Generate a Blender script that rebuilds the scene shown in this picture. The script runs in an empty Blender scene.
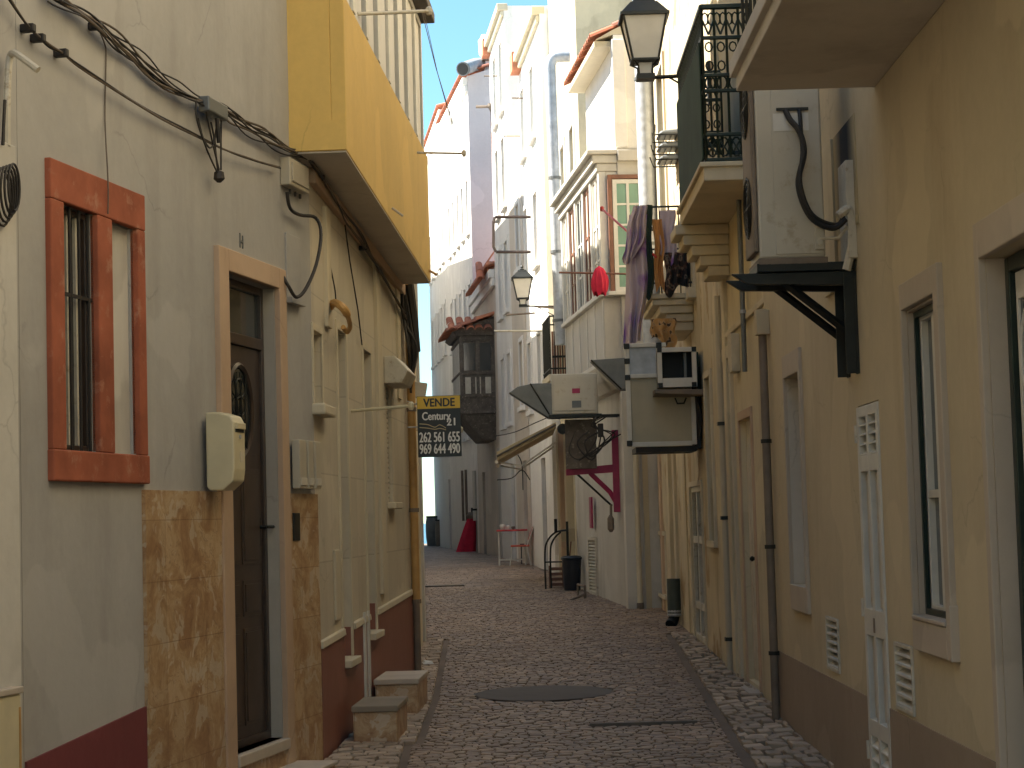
import bpy, bmesh, math, random
from mathutils import Vector, Matrix
R = math.radians
random.seed(7)
scn = bpy.context.scene
COL = scn.collection
SX, F = 1024, 2000.0
CAM = Vector((0, 0, 1.6))
PITCH, ROLL = math.atan(135.5 / F), R(1.6)
CR = Matrix.Rotation(R(90) + PITCH, 3, 'X') @ Matrix.Rotation(-ROLL, 3, 'Z')

def ray(px, py):
    return CR @ Vector(((px - 512) / F, -(py - 384) / F, -1))
def at(px, py, Y):
    d = ray(px, py); return CAM + d * (Y / d.y)
def gz(y):
    if y < 45: return .018 * (y - 14)
    return .558 + .004 * (min(y, 82) - 45)

# ------------------------------------------------------------------ materials
def nt(name):
    m = bpy.data.materials.new(name); m.use_nodes = True
    n = m.node_tree; n.nodes.clear()
    out = n.nodes.new('ShaderNodeOutputMaterial'); b = n.nodes.new('ShaderNodeBsdfPrincipled')
    n.links.new(b.outputs[0], out.inputs[0])
    return m, n, b
def nd(n, t, **kw):
    o = n.nodes.new(t)
    for k, v in kw.items():
        if isinstance(v, bpy.types.NodeSocket): n.links.new(v, o.inputs[k.replace('_', ' ')])
        elif k.replace('_', ' ') in o.inputs and not hasattr(o, k): o.inputs[k.replace('_', ' ')].default_value = v
        else: setattr(o, k, v)
    return o
def mp(n, src, sc, loc=(0, 0, 0)):
    m = n.nodes.new('ShaderNodeMapping'); n.links.new(src, m.inputs[0])
    m.inputs['Scale'].default_value = sc; m.inputs['Location'].default_value = loc
    return m.outputs[0]
def noise(n, vec, scale, detail=4, rough=.55):
    o = n.nodes.new('ShaderNodeTexNoise'); n.links.new(vec, o.inputs['Vector'])
    o.inputs['Scale'].default_value = scale; o.inputs['Detail'].default_value = detail; o.inputs['Roughness'].default_value = rough
    return o.outputs['Fac']
def ramp(n, src, stops):
    o = n.nodes.new('ShaderNodeValToRGB'); n.links.new(src, o.inputs[0])
    e = o.color_ramp.elements
    while len(e) < len(stops): e.new(.5)
    for i, (p, c) in enumerate(stops):
        e[i].position = p; e[i].color = (c[0], c[1], c[2], 1) if hasattr(c, '__len__') else (c, c, c, 1)
    return o.outputs[0]
def mix(n, fac, a, b, mode='MIX'):
    o = n.nodes.new('ShaderNodeMix'); o.data_type = 'RGBA'; o.blend_type = mode
    for i, v in ((0, fac), (6, a), (7, b)):
        if isinstance(v, bpy.types.NodeSocket): n.links.new(v, o.inputs[i])
        elif i == 0: o.inputs[0].default_value = v
        else: o.inputs[i].default_value = (v[0], v[1], v[2], 1)
    return o.outputs[2]
def bump(n, b, h, strength=.3, dist=.01, prev=None):
    o = n.nodes.new('ShaderNodeBump'); n.links.new(h, o.inputs['Height'])
    o.inputs['Strength'].default_value = strength; o.inputs['Distance'].default_value = dist
    if prev is not None: n.links.new(prev, o.inputs['Normal'])
    n.links.new(o.outputs[0], b.inputs['Normal']); return o.outputs[0]
def mul(c, k): return tuple(min(1, x * k) for x in c)

def plaster(name, c, var=.16, streak=.35, stain=(.09, .08, .065), rough=.9, bs=.25, patch=None, seed=0, tile=None):
    m, n, b = nt(name)
    co = n.nodes.new('ShaderNodeTexCoord').outputs['Object']
    co = mp(n, co, (1, 1, 1), (seed * 3.1, seed * 1.7, seed))
    big = ramp(n, noise(n, co, .9, 5), [(.3, 0), (.7, 1)])
    col = mix(n, big, mul(c, 1 - var), mul(c, 1 + var * .5))
    fine = noise(n, co, 14, 6, .7)
    col = mix(n, .5, col, ramp(n, fine, [(.3, .86), (.7, 1.0)]), 'MULTIPLY')
    st = noise(n, mp(n, co, (2.2, 2.2, .45)), 1.1, 7, .62)
    col = mix(n, ramp(n, st, [(.5, 0), (.85, streak)]), col, stain)
    bl = noise(n, mp(n, co, (1, 1, .8), (5, 5, 5)), 2.1, 8, .7)
    col = mix(n, ramp(n, bl, [(.56, 0), (.75, streak * .45)]), col, mul(stain, 1.6))
    wv = n.nodes.new('ShaderNodeTexNoise'); n.links.new(co, wv.inputs['Vector']); wv.inputs['Scale'].default_value = 3; wv.inputs['Detail'].default_value = 6
    wa_ = nd(n, 'ShaderNodeVectorMath', operation='MULTIPLY_ADD'); n.links.new(wv.outputs['Color'], wa_.inputs[0]); wa_.inputs[1].default_value = (.35, .35, .35); n.links.new(co, wa_.inputs[2])
    vo = n.nodes.new('ShaderNodeTexVoronoi'); vo.feature = 'DISTANCE_TO_EDGE'; n.links.new(wa_.outputs[0], vo.inputs['Vector']); vo.inputs['Scale'].default_value = .75
    ck = mix(n, 1, ramp(n, vo.outputs['Distance'], [(0, 1), (.006, 0)]), ramp(n, noise(n, co, 1.1, 3), [(.5, 0), (.6, 1)]), 'MULTIPLY')
    col = mix(n, mix(n, 1, ck, (.4, .4, .4), 'MULTIPLY'), col, mul(c, .45))
    rp = noise(n, mp(n, wa_.outputs[0], (1, 1, 1), (7, 3, 1)), .8, 2, .3)
    col = mix(n, ramp(n, rp, [(.60, 0), (.612, .5)]), col, mul(c, 1.12))
    if patch:
        pf = ramp(n, noise(n, mp(n, co, (1.3, 1.3, .9), (9, 4, 2)), 1.6, 5, .6), [(.56, 0), (.6, 1)])
        col = mix(n, pf, col, patch)
    if tile:
        sx = n.nodes.new('ShaderNodeSeparateXYZ'); n.links.new(co, sx.inputs[0])
        cx = n.nodes.new('ShaderNodeCombineXYZ'); n.links.new(sx.outputs[0], cx.inputs[0]); n.links.new(sx.outputs[2], cx.inputs[1])
        bt = n.nodes.new('ShaderNodeTexBrick'); n.links.new(cx.outputs[0], bt.inputs[0])
        bt.offset = tile[3]; bt.inputs['Scale'].default_value = 1; bt.inputs['Mortar Size'].default_value = .006
        bt.inputs['Brick Width'].default_value = tile[0]; bt.inputs['Row Height'].default_value = tile[1]
        bt.inputs['Color1'].default_value = (1, 1, 1, 1); bt.inputs['Color2'].default_value = (.9, .9, .9, 1); bt.inputs['Mortar'].default_value = (tile[2],) * 3 + (1,)
        col = mix(n, .85, col, bt.outputs[0], 'MULTIPLY')
    n.links.new(col, b.inputs['Base Color']); b.inputs['Roughness'].default_value = rough
    p = bump(n, b, noise(n, co, 3, 3), .25, .03)
    bump(n, b, fine, bs, .006, p)
    return m
def paint(name, c, rough=.5, metal=0, var=.12, scale=6, rust=None, spec=.5, bs=.08):
    m, n, b = nt(name)
    co = n.nodes.new('ShaderNodeTexCoord').outputs['Object']
    f = noise(n, co, scale, 5, .6)
    col = mix(n, ramp(n, f, [(.3, 0), (.7, 1)]), mul(c, 1 - var), mul(c, 1 + var * .5))
    if rust:
        col = mix(n, ramp(n, noise(n, co, scale * 2.2, 6, .7), [(.56, 0), (.68, 1)]), col, rust)
    n.links.new(col, b.inputs['Base Color'])
    b.inputs['Roughness'].default_value = rough; b.inputs['Metallic'].default_value = metal
    b.inputs['Specular IOR Level'].default_value = spec
    bump(n, b, f, bs, .004)
    return m
def glassy(name, c=(.03, .035, .035), rough=.08):
    m, n, b = nt(name)
    co = n.nodes.new('ShaderNodeTexCoord').outputs['Object']
    f = noise(n, co, 2.5, 3)
    n.links.new(mix(n, f, mul(c, .7), mul(c, 1.4)), b.inputs['Base Color'])
    b.inputs['Roughness'].default_value = rough; b.inputs['Specular IOR Level'].default_value = .7
    bump(n, b, f, .04, .01)
    return m

M = {}
M['grey'] = plaster('grey_plaster', (.415, .40, .375), .11, .6, (.22, .20, .18), seed=1)
M['redplinth'] = plaster('dark_red_paint', (.20, .045, .05), .12, .2, (.08, .03, .03), .6, seed=2)
M['orange'] = paint('orange_red_paint', (.36, .11, .06), .8, 0, .35, 3, rust=(.42, .20, .13), spec=.2, bs=.25)
M['beige'] = plaster('beige_tiled_plaster', (.58, .52, .405), .08, .2, (.22, .17, .1), .75, .12, seed=3, tile=(.72, .62, .72, 0))
M['maroon'] = plaster('maroon_paint', (.26, .10, .07), .1, .15, (.1, .04, .03), .5, .1, seed=4)
M['yellow'] = plaster('yellow_plaster', (.74, .50, .15), .08, .2, (.3, .18, .05), .8, .15, seed=5)
M['worntread'] = plaster('worn_grey_stone', (.27, .225, .165), .15, .4, (.12, .1, .07), .8, seed=31)
M['soffit'] = plaster('grey_soffit_plaster', (.60, .55, .47), .12, .4, (.15, .11, .08), seed=6)
M['ochre'] = plaster('ochre_plaster', (.57, .485, .325), .1, .35, (.22, .13, .06), seed=7)
M['ochreplinth'] = plaster('brown_ochre_plaster', (.33, .255, .185), .12, .2, (.17, .08, .045), seed=8)
M['cream'] = plaster('cream_plaster', (.62, .54, .37), .12, .5, (.19, .13, .075), seed=9)
M['creamold'] = plaster('worn_cream_plaster', (.60, .51, .34), .18, .75, (.16, .11, .06), patch=(.38, .27, .14), seed=10)
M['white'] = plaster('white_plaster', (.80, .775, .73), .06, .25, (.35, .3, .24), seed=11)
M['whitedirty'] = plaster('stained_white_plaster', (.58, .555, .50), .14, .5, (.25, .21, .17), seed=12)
M['lavender'] = plaster('lavender_plaster', (.60, .55, .555), .06, .2, (.4, .34, .36), seed=13)
M['pinkish'] = plaster('pale_pink_plaster', (.62, .55, .46), .08, .25, (.3, .24, .22), seed=14)
M['stone'] = plaster('pale_stone', (.50, .43, .345), .14, .25, (.25, .17, .11), .7, .15, seed=15)
M['stonepink'] = plaster('pink_limestone', (.52, .37, .25), .15, .3, (.4, .22, .12), .7, .15, seed=16)
M['mould'] = plaster('cream_moulding', (.60, .53, .39), .1, .4, (.25, .2, .13), seed=17)
M['greymarble'] = plaster('grey_marble', (.42, .38, .32), .12, .25, (.3, .26, .22), .5, .08, seed=18)
M['wpaint'] = paint('white_paint', (.64, .62, .56), .45, 0, .12)
M['wdirty'] = paint('dirty_white_paint', (.56, .52, .43), .55, 0, .18, rust=(.36, .29, .2))
M['creampaint'] = paint('cream_paint', (.62, .55, .36), .4, 0, .1)
M['brownwood'] = paint('dark_brown_wood', (.05, .033, .025), .35, 0, .35, 9)
M['redwood'] = paint('red_brown_wood', (.20, .085, .05), .5, 0, .3, 9)
M['greywood'] = paint('weathered_grey_wood', (.13, .11, .09), .8, 0, .4, 7, rust=(.30, .26, .21))
M['iron'] = paint('black_iron', (.018, .02, .018), .45, .3, .3)
M['greeniron'] = paint('dark_green_iron', (.012, .026, .018), .4, .2, .3)
M['greencloth'] = paint('dark_green_mesh_cloth', (.035, .06, .038), .9, 0, .3, 3)
M['galv'] = paint('galvanised_steel', (.46, .48, .50), .5, .3, .25, 8)
M['greymetal'] = paint('grey_sheet_metal', (.17, .18, .18), .5, .5, .2, 5)
M['cable'] = paint('black_cable', (.022, .018, .016), .6, 0, .3)
M['cablegrey'] = paint('grey_brown_cable', (.13, .10, .075), .7, 0, .3)
M['plastic'] = paint('aged_beige_plastic', (.48, .43, .33), .45, 0, .1)
M['acwhite'] = paint('aged_white_enamel', (.50, .465, .385), .38, 0, .1, 3, rust=(.40, .34, .25))
M['acshade'] = paint('cream_enamel_panel', (.44, .385, .265), .45, 0, .12, 3)
M['rubber'] = paint('black_rubber', (.015, .014, .014), .6, 0, .2)
M['magenta'] = paint('magenta_paint', (.33, .025, .09), .5, 0, .2)
M['redpaint'] = paint('red_paint', (.45, .03, .03), .45, 0, .2)
M['orangeplastic'] = paint('orange_red_plastic', (.55, .10, .05), .4, 0, .15)
M['redcloth'] = paint('crimson_cloth', (.62, .02, .06), .85, 0, .2)
M['darkplastic'] = paint('dark_blue_plastic', (.012, .016, .025), .4, 0, .2)
M['glass'] = glassy('dark_window_glass')
M['greenglass'] = glassy('pale_green_glass', (.14, .27, .20), .25)
M['frost'] = glassy('frosted_lamp_glass', (.62, .60, .56), .4)
M['orangepipe'] = paint('ochre_painted_pipe', (.52, .30, .10), .55, 0, .3, 5)
M['brownpipe'] = paint('brown_pipe', (.20, .155, .115), .6, 0, .3, 5)
M['signblack'] = paint('black_sign_board', (.02, .022, .025), .4, 0, .1)
M['signyellow'] = paint('amber_sign_band', (.76, .50, .05), .4, 0, .06)
M['signwhite'] = paint('white_sign_lettering', (.82, .81, .78), .5, 0, .04)
M['signgold'] = paint('gold_sign_swoosh', (.50, .40, .22), .5, 0, .1)
M['canvas'] = paint('tan_awning_canvas', (.45, .36, .22), .9, 0, .2, 3)
M['darkroof'] = paint('dark_roof_sheet', (.10, .085, .07), .7, 0, .3)
M['soot'] = paint('black_soot', (.02, .018, .02), .9)

def marble_mat():
    m, n, b = nt('orange_breccia_marble')
    co = n.nodes.new('ShaderNodeTexCoord').outputs['Object']
    w = n.nodes.new('ShaderNodeTexNoise'); n.links.new(co, w.inputs['Vector']); w.inputs['Scale'].default_value = 2.2; w.inputs['Detail'].default_value = 4
    wv = nd(n, 'ShaderNodeVectorMath', operation='SCALE'); n.links.new(w.outputs['Color'], wv.inputs[0]); wv.inputs['Scale'].default_value = .7
    ad = nd(n, 'ShaderNodeVectorMath', operation='ADD'); n.links.new(co, ad.inputs[0]); n.links.new(wv.outputs[0], ad.inputs[1])
    v = noise(n, mp(n, ad.outputs[0], (1.6, 1.6, 2.2)), 2.6, 9, .7)
    col = ramp(n, v, [(.25, (.24, .12, .055)), (.4, (.36, .205, .10)), (.5, (.46, .30, .155)), (.6, (.55, .40, .24)), (.78, (.34, .20, .10))])
    ve = n.nodes.new('ShaderNodeTexNoise'); n.links.new(ad.outputs[0], ve.inputs['Vector']); ve.inputs['Scale'].default_value = 5.5; ve.inputs['Detail'].default_value = 3
    col = mix(n, ramp(n, ve.outputs['Fac'], [(.49, 0), (.5, .6), (.51, 0)]), col, (.20, .12, .07))
    col = mix(n, ramp(n, noise(n, ad.outputs[0], 7, 3), [(.56, 0), (.6, .55)]), col, (.60, .52, .40))
    sx = n.nodes.new('ShaderNodeSeparateXYZ'); n.links.new(co, sx.inputs[0])
    cx = n.nodes.new('ShaderNodeCombineXYZ'); n.links.new(sx.outputs[0], cx.inputs[0]); n.links.new(sx.outputs[2], cx.inputs[1])
    bt = n.nodes.new('ShaderNodeTexBrick'); n.links.new(cx.outputs[0], bt.inputs[0])
    bt.offset = 0; bt.inputs['Scale'].default_value = 1; bt.inputs['Mortar Size'].default_value = .003
    bt.inputs['Brick Width'].default_value = .62; bt.inputs['Row Height'].default_value = .33
    bt.inputs['Color1'].default_value = (1, 1, 1, 1); bt.inputs['Color2'].default_value = (.86, .85, .84, 1); bt.inputs['Mortar'].default_value = (.66, .6, .55, 1)
    col = mix(n, 1, col, bt.outputs[0], 'MULTIPLY')
    n.links.new(col, b.inputs['Base Color']); b.inputs['Roughness'].default_value = .42
    bump(n, b, v, .08, .005)
    return m
M['marble'] = marble_mat()

def cobble_mat(name, c1, c2, rough):
    m, n, b = nt(name)
    g = n.nodes.new('ShaderNodeNewGeometry'); co = n.nodes.new('ShaderNodeTexCoord').outputs['Object']
    col = ramp(n, g.outputs['Random Per Island'], [(0, c1), (.7, c2), (1, mul(c2, 1.35))])
    col = mix(n, .75, col, ramp(n, noise(n, co, .8, 5), [(.3, .6), (.7, 1.0)]), 'MULTIPLY')
    f = noise(n, co, 45, 5, .7)
    col = mix(n, .6, col, ramp(n, f, [(.3, .7), (.7, 1.0)]), 'MULTIPLY')
    n.links.new(col, b.inputs['Base Color']); b.inputs['Roughness'].default_value = rough
    bump(n, b, f, .5, .006); return m
M['cobble'] = cobble_mat('basalt_cobbles', (.26, .175, .115), (.36, .25, .16), .6)
M['limestone'] = cobble_mat('limestone_setts', (.36, .27, .19), (.50, .385, .275), .75)
M['joint'] = plaster('sandy_joint', (.17, .125, .09), .25, .3, seed=20)
M['asphalt'] = plaster('grey_concrete_patch', (.13, .11, .09), .2, .3, (.05, .04, .035), .85, seed=21)

def rooftile_mat():
    m, n, b = nt('terracotta_tiles')
    g = n.nodes.new('ShaderNodeNewGeometry'); co = n.nodes.new('ShaderNodeTexCoord').outputs['Object']
    col = ramp(n, g.outputs['Random Per Island'], [(0, (.36, .11, .055)), (.6, (.50, .19, .10)), (1, (.30, .12, .08))])
    col = mix(n, ramp(n, noise(n, co, 6, 5), [(.55, 0), (.75, .7)]), col, (.16, .12, .10))
    n.links.new(col, b.inputs['Base Color']); b.inputs['Roughness'].default_value = .85
    bump(n, b, noise(n, co, 30, 4), .3, .006); return m
M['terracotta'] = rooftile_mat()

def cloth_pattern(name, base, blobs, scale):
    m, n, b = nt(name)
    co = n.nodes.new('ShaderNodeTexCoord').outputs['Object']
    f = noise(n, co, scale, 2, .4)
    col = ramp(n, f, [(0, base), (.5, base)] + [(.56 + .07 * i, c) for i, c in enumerate(blobs)])
    n.links.new(col, b.inputs['Base Color']); b.inputs['Roughness'].default_value = .95
    bump(n, b, noise(n, co, 60, 3), .2, .003); return m
M['purplecloth'] = cloth_pattern('white_and_purple_floral_cloth', (.50, .42, .48), [(.36, .26, .46), (.22, .10, .34), (.48, .38, .5)], 3.2)
M['checkcloth'] = cloth_pattern('orange_patterned_cloth', (.45, .25, .09), [(.50, .32, .16), (.06, .04, .03), (.1, .06, .03)], 16)
M['darkpattern'] = cloth_pattern('dark_patterned_cloth', (.02, .018, .018), [(.10, .04, .03), (.2, .16, .12), (.03, .02, .02)], 14)
M['orangecloth'] = paint('orange_cloth', (.50, .24, .08), .9, 0, .15)
M['darkgreencloth'] = paint('dark_green_cloth', (.015, .035, .025), .9, 0, .2)

# ------------------------------------------------------------------ mesh builder
class MB:
    def __init__(s): s.v = []; s.f = []
    def add(s, vs, fs):
        o = len(s.v); s.v += [tuple(x) for x in vs]; s.f += [tuple(i + o for i in f) for f in fs]; return s
    def box(s, a0, a1, b0, b1, c0, c1):
        v = [(a, b, c) for a in (a0, a1) for b in (b0, b1) for c in (c0, c1)]
        return s.add(v, [(0, 1, 3, 2), (4, 6, 7, 5), (0, 4, 5, 1), (2, 3, 7, 6), (0, 2, 6, 4), (1, 5, 7, 3)])
    def hexa(s, v8):   # bottom 4 then top 4, same winding
        return s.add(v8, [(0, 1, 2, 3), (4, 5, 6, 7), (0, 1, 5, 4), (1, 2, 6, 5), (2, 3, 7, 6), (3, 0, 4, 7)])
    def prism(s, poly, axis, t0, t1):   # polygon in the two other axes extruded on axis
        def p(q, t):
            q = list(q); q.insert(axis, t); return tuple(q)
        n = len(poly)
        return s.add([p(q, t0) for q in poly] + [p(q, t1) for q in poly],
                     [tuple(range(n)), tuple(range(n, 2 * n))] + [(i, (i + 1) % n, n + (i + 1) % n, n + i) for i in range(n)])
    def tube(s, pts, r, seg=6, closed=False):
        pts = [Vector(p) for p in pts]; n = len(pts); vs = []; fs = []
        rr = r if hasattr(r, '__len__') else [r] * n
        prev = None
        for i, p in enumerate(pts):
            if closed: t = pts[(i + 1) % n] - pts[i - 1]
            else: t = pts[min(i + 1, n - 1)] - pts[max(i - 1, 0)]
            t.normalize()
            if prev is None:
                up = Vector((0, 0, 1)) if abs(t.z) < .9 else Vector((1, 0, 0))
                a = t.cross(up).normalized()
            else:
                a = prev - t * prev.dot(t)
                a = a.normalized() if a.length > 1e-5 else t.orthogonal().normalized()
            prev = a; b = t.cross(a)
            for k in range(seg):
                an = 2 * math.pi * k / seg
                vs.append(p + (a * math.cos(an) + b * math.sin(an)) * rr[i])
        for i in range(n if closed else n - 1):
            j = (i + 1) % n
            for k in range(seg):
                fs.append((i * seg + k, i * seg + (k + 1) % seg, j * seg + (k + 1) % seg, j * seg + k))
        if not closed: fs += [tuple(range(seg)), tuple(range((n - 1) * seg, n * seg))]
        return s.add(vs, fs)
    def lathe(s, c, prof, seg=16, axis=2):
        vs = []; fs = []
        for (r, h) in prof:
            for k in range(seg):
                an = 2 * math.pi * k / seg; q = [r * math.cos(an), r * math.sin(an)]; q.insert(axis, h)
                vs.append((c[0] + q[0], c[1] + q[1], c[2] + q[2]))
        for i in range(len(prof) - 1):
            for k in range(seg): fs.append((i * seg + k, i * seg + (k + 1) % seg, (i + 1) * seg + (k + 1) % seg, (i + 1) * seg + k))
        fs += [tuple(range(seg)), tuple(range((len(prof) - 1) * seg, len(prof) * seg))]
        return s.add(vs, fs)
    def ring(s, c, ra, rb, r, plane='ac', seg=5, n=14):
        pts = []
        for k in range(n):
            an = 2 * math.pi * k / n; x, y = ra * math.cos(an), rb * math.sin(an)
            pts.append((c[0] + x, c[1], c[2] + y) if plane == 'ac' else (c[0], c[1] + x, c[2] + y) if plane == 'bc' else (c[0] + x, c[1] + y, c[2]))
        return s.tube(pts, r, seg, True)
    def quad(s, a, b, c, d): return s.add([a, b, c, d], [(0, 1, 2, 3)])

class T:
    """a thing: an Empty at the base that parents its parts; b axis is 'outwards' (sgn)"""
    def __init__(s, name, label, cat, loc=(0, 0, 0), rot=0, sgn=1, group=None):
        e = bpy.data.objects.new(name, None); COL.objects.link(e)
        e.location = loc; e.rotation_euler = (0, 0, rot); e['label'] = label; e['category'] = cat
        if group: e['group'] = group
        e.empty_display_size = .2
        s.e = e; s.sgn = sgn
    def part(s, name, mb, mat, parent=None, smooth=False, bevel=0, label=None):
        me = bpy.data.meshes.new(name)
        me.from_pydata([(v[0], s.sgn * v[1], v[2]) for v in mb.v], [], mb.f)
        bm = bmesh.new(); bm.from_mesh(me); bmesh.ops.recalc_face_normals(bm, faces=bm.faces)
        bm.to_mesh(me); bm.free()
        if smooth:
            for p in me.polygons: p.use_smooth = True
            try: me.set_sharp_from_angle(angle=R(40))
            except Exception: pass
        me.materials.append(M[mat] if isinstance(mat, str) else mat)
        o = bpy.data.objects.new(name, me); COL.objects.link(o)
        o.parent = parent if parent is not None else s.e
        if bevel:
            b = o.modifiers.new('bevel', 'BEVEL'); b.width = bevel; b.segments = 2; b.limit_method = 'ANGLE'; b.angle_limit = R(40)
        if label: o['label'] = label
        return o
def struct(name, vs, fs, mat, kind='structure', label=None):
    me = bpy.data.meshes.new(name); me.from_pydata(vs, [], fs); me.materials.append(M[mat])
    o = bpy.data.objects.new(name, me); COL.objects.link(o); o['kind'] = kind
    if label: o['label'] = label
    return o

class Wall:
    def __init__(s, x0, y0, x1, y1, side):
        s.o = Vector((x0, y0)); d = Vector((x1, y1)) - s.o; s.L = d.length; s.u = d.normalized()
        s.side = side; s.sgn = -1 if side == 'L' else 1
        ccw = Vector((-s.u.y, s.u.x)); s.n = ccw * s.sgn     # towards the street
        s.rot = math.atan2(s.u.y, s.u.x)
    def hit(s, px, py, off=0):
        d = ray(px, py); o = s.o + s.n * off
        # o + u*a = t*d
        det = s.u.x * (-d.y) + d.x * s.u.y
        a = (o.x * d.y - d.x * o.y) / det
        p = o + s.u * a; t = p.y / d.y
        return a, CAM.z + d.z * t
    def S(s, px, py, off=0): return s.hit(px, py, off)[0]
    def Z(s, px, py, off=0): return s.hit(px, py, off)[1]
    def world(s, a, off, z): p = s.o + s.u * a + s.n * off; return Vector((p.x, p.y, z))
    def thing(s, name, label, cat, a=0, off=0, z=0, group=None):
        return T(name, label, cat, s.world(a, off, z), s.rot, s.sgn, group)
    def rel(s, pts, a0, z0, off=.04):      # pixel path on the wall -> local points
        out = []
        for p in pts:
            of = p[2] if len(p) > 2 else off
            a, z = s.hit(p[0], p[1], of); out.append((a - a0, of, z - z0))
        return out

def smoothpath(pts, k=5):
    P = [Vector(p) for p in pts]; out = []
    for i in range(len(P) - 1):
        p0, p1, p2, p3 = P[max(i - 1, 0)], P[i], P[i + 1], P[min(i + 2, len(P) - 1)]
        for j in range(k):
            t = j / k
            out.append(.5 * ((2 * p1) + (p2 - p0) * t + (2 * p0 - 5 * p1 + 4 * p2 - p3) * t * t + (3 * p1 - p0 - 3 * p2 + p3) * t ** 3))
    out.append(P[-1]); return out

def house_shell(w, s0, s1, H, opens, depth=.2, D=6, zb=-.4):
    """facade with real openings (s0,s1,z0,z1[,depth]), sides, back and top, as one closed-looking mesh"""
    mb = MB()
    xs = sorted({s0, s1} | {o[0] for o in opens} | {o[1] for o in opens})
    zs = sorted({zb, H} | {o[2] for o in opens} | {o[3] for o in opens})
    for i in range(len(xs) - 1):
        for j in range(len(zs) - 1):
            cx, cz = (xs[i] + xs[i + 1]) / 2, (zs[j] + zs[j + 1]) / 2
            if any(o[0] < cx < o[1] and o[2] < cz < o[3] for o in opens): continue
            mb.quad((xs[i], 0, zs[j]), (xs[i + 1], 0, zs[j]), (xs[i + 1], 0, zs[j + 1]), (xs[i], 0, zs[j + 1]))
    for o in opens:
        d = -(o[4] if len(o) > 4 else depth) - .06
        a0, a1, z0, z1 = o[:4]
        mb.quad((a0, 0, z0), (a1, 0, z0), (a1, d, z0), (a0, d, z0)); mb.quad((a0, 0, z1), (a1, 0, z1), (a1, d, z1), (a0, d, z1))
        mb.quad((a0, 0, z0), (a0, 0, z1), (a0, d, z1), (a0, d, z0)); mb.quad((a1, 0, z0), (a1, 0, z1), (a1, d, z1), (a1, d, z0))
        mb.quad((a0, d, z0), (a1, d, z0), (a1, d, z1), (a0, d, z1))
    mb.quad((s0, 0, zb), (s0, -D, zb), (s0, -D, H), (s0, 0, H)); mb.quad((s1, 0, zb), (s1, -D, zb), (s1, -D, H), (s1, 0, H))
    mb.quad((s0, -D, zb), (s1, -D, zb), (s1, -D, H), (s0, -D, H)); mb.quad((s0, 0, H), (s1, 0, H), (s1, -D, H), (s0, -D, H))
    return mb
def frame_mb(a0, a1, z0, z1, w, b0, b1, bottom=True):
    mb = MB()
    mb.box(a0, a0 + w, b0, b1, z0, z1); mb.box(a1 - w, a1, b0, b1, z0, z1)
    mb.box(a0 + w, a1 - w, b0, b1, z1 - w, z1)
    if bottom: mb.box(a0 + w, a1 - w, b0, b1, z0, z0 + w)
    return mb
def surround(a0, a1, z0, z1, w, t=.03, sill=True, proj=.0):
    """stone surround outside opening"""
    mb = MB()
    mb.box(a0 - w, a0, -.01, t, z0, z1 + w); mb.box(a1, a1 + w, -.01, t, z0, z1 + w); mb.box(a0, a1, -.01, t, z1, z1 + w)
    if sill: mb.box(a0 - w - .02, a1 + w + .02, -.01, t + proj + .02, z0 - w, z0 - .002)
    return mb
def simple_window(th, a0, a1, z0, z1, d=.15, fm='wpaint', gm='glass', mullion=True, bars=1, sur=None, sw=.12, pw=.05):
    if sur: th.part('window_surround', surround(a0, a1, z0, z1, sw, .03, True, .04), sur, bevel=.006)
    fr = frame_mb(a0 + .005, a1 - .005, z0 + .005, z1 - .005, pw, -d, -d + .05)
    c = (a0 + a1) / 2
    if mullion: fr.box(c - .03, c + .03, -d + .002, -d + .055, z0 + pw, z1 - pw)
    for k in range(bars):
        z = z0 + (z1 - z0) * (k + 1) / (bars + 1)
        fr.box(a0 + pw, a1 - pw, -d + .004, -d + .045, z - .018, z + .018)
    f = th.part('window', fr, fm, bevel=.003)
    th.part('pane', MB().box(a0 + .02, a1 - .02, -d - .01, -d + .012, z0 + .02, z1 - .02), gm, f)
    return f

def tile_roof(a0, a1, b0, z0, b1, z1, r=.09, curved_axis='a'):
    """rows of half-round clay tiles running from (b0,z0) high to (b1,z1) low, spread along a"""
    mb = MB(); n = max(2, int((a1 - a0) / (r * 1.9))); st = (a1 - a0) / n
    L = math.hypot(b1 - b0, z1 - z0); rows = max(1, int(L / .36))
    for i in range(n):
        a = a0 + (i + .5) * st + random.uniform(-.008, .008)
        for j in range(rows):
            t0, t1 = j / rows, min(1.0, (j + 1.12) / rows)
            q0 = (b0 + (b1 - b0) * t0, z0 + (z1 - z0) * t0 + .0); q1 = (b0 + (b1 - b0) * t1, z0 + (z1 - z0) * t1 + .02)
            vs = []
            jr = random.uniform(-.01, .01)
            for (b, z), rr in ((q0, r * .85), (q1, r)):
                for k in range(6):
                    an = math.pi * k / 5
                    vs.append((a + jr + rr * math.cos(an), b, z + rr * .8 * math.sin(an)))
                for k in range(6):
                    an = math.pi * (5 - k) / 5
                    vs.append((a + jr + (rr - .015) * math.cos(an), b, z + (rr - .015) * .8 * math.sin(an)))
            fs = [(k, (k + 1) % 12, 12 + (k + 1) % 12, 12 + k) for k in range(12)]
            fs += [(k, k + 1, 10 - k, 11 - k) for k in range(5)] + [(12 + k, 12 + k + 1, 22 - k, 23 - k) for k in range(5)]
            mb.add(vs, fs)
    return mb

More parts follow.
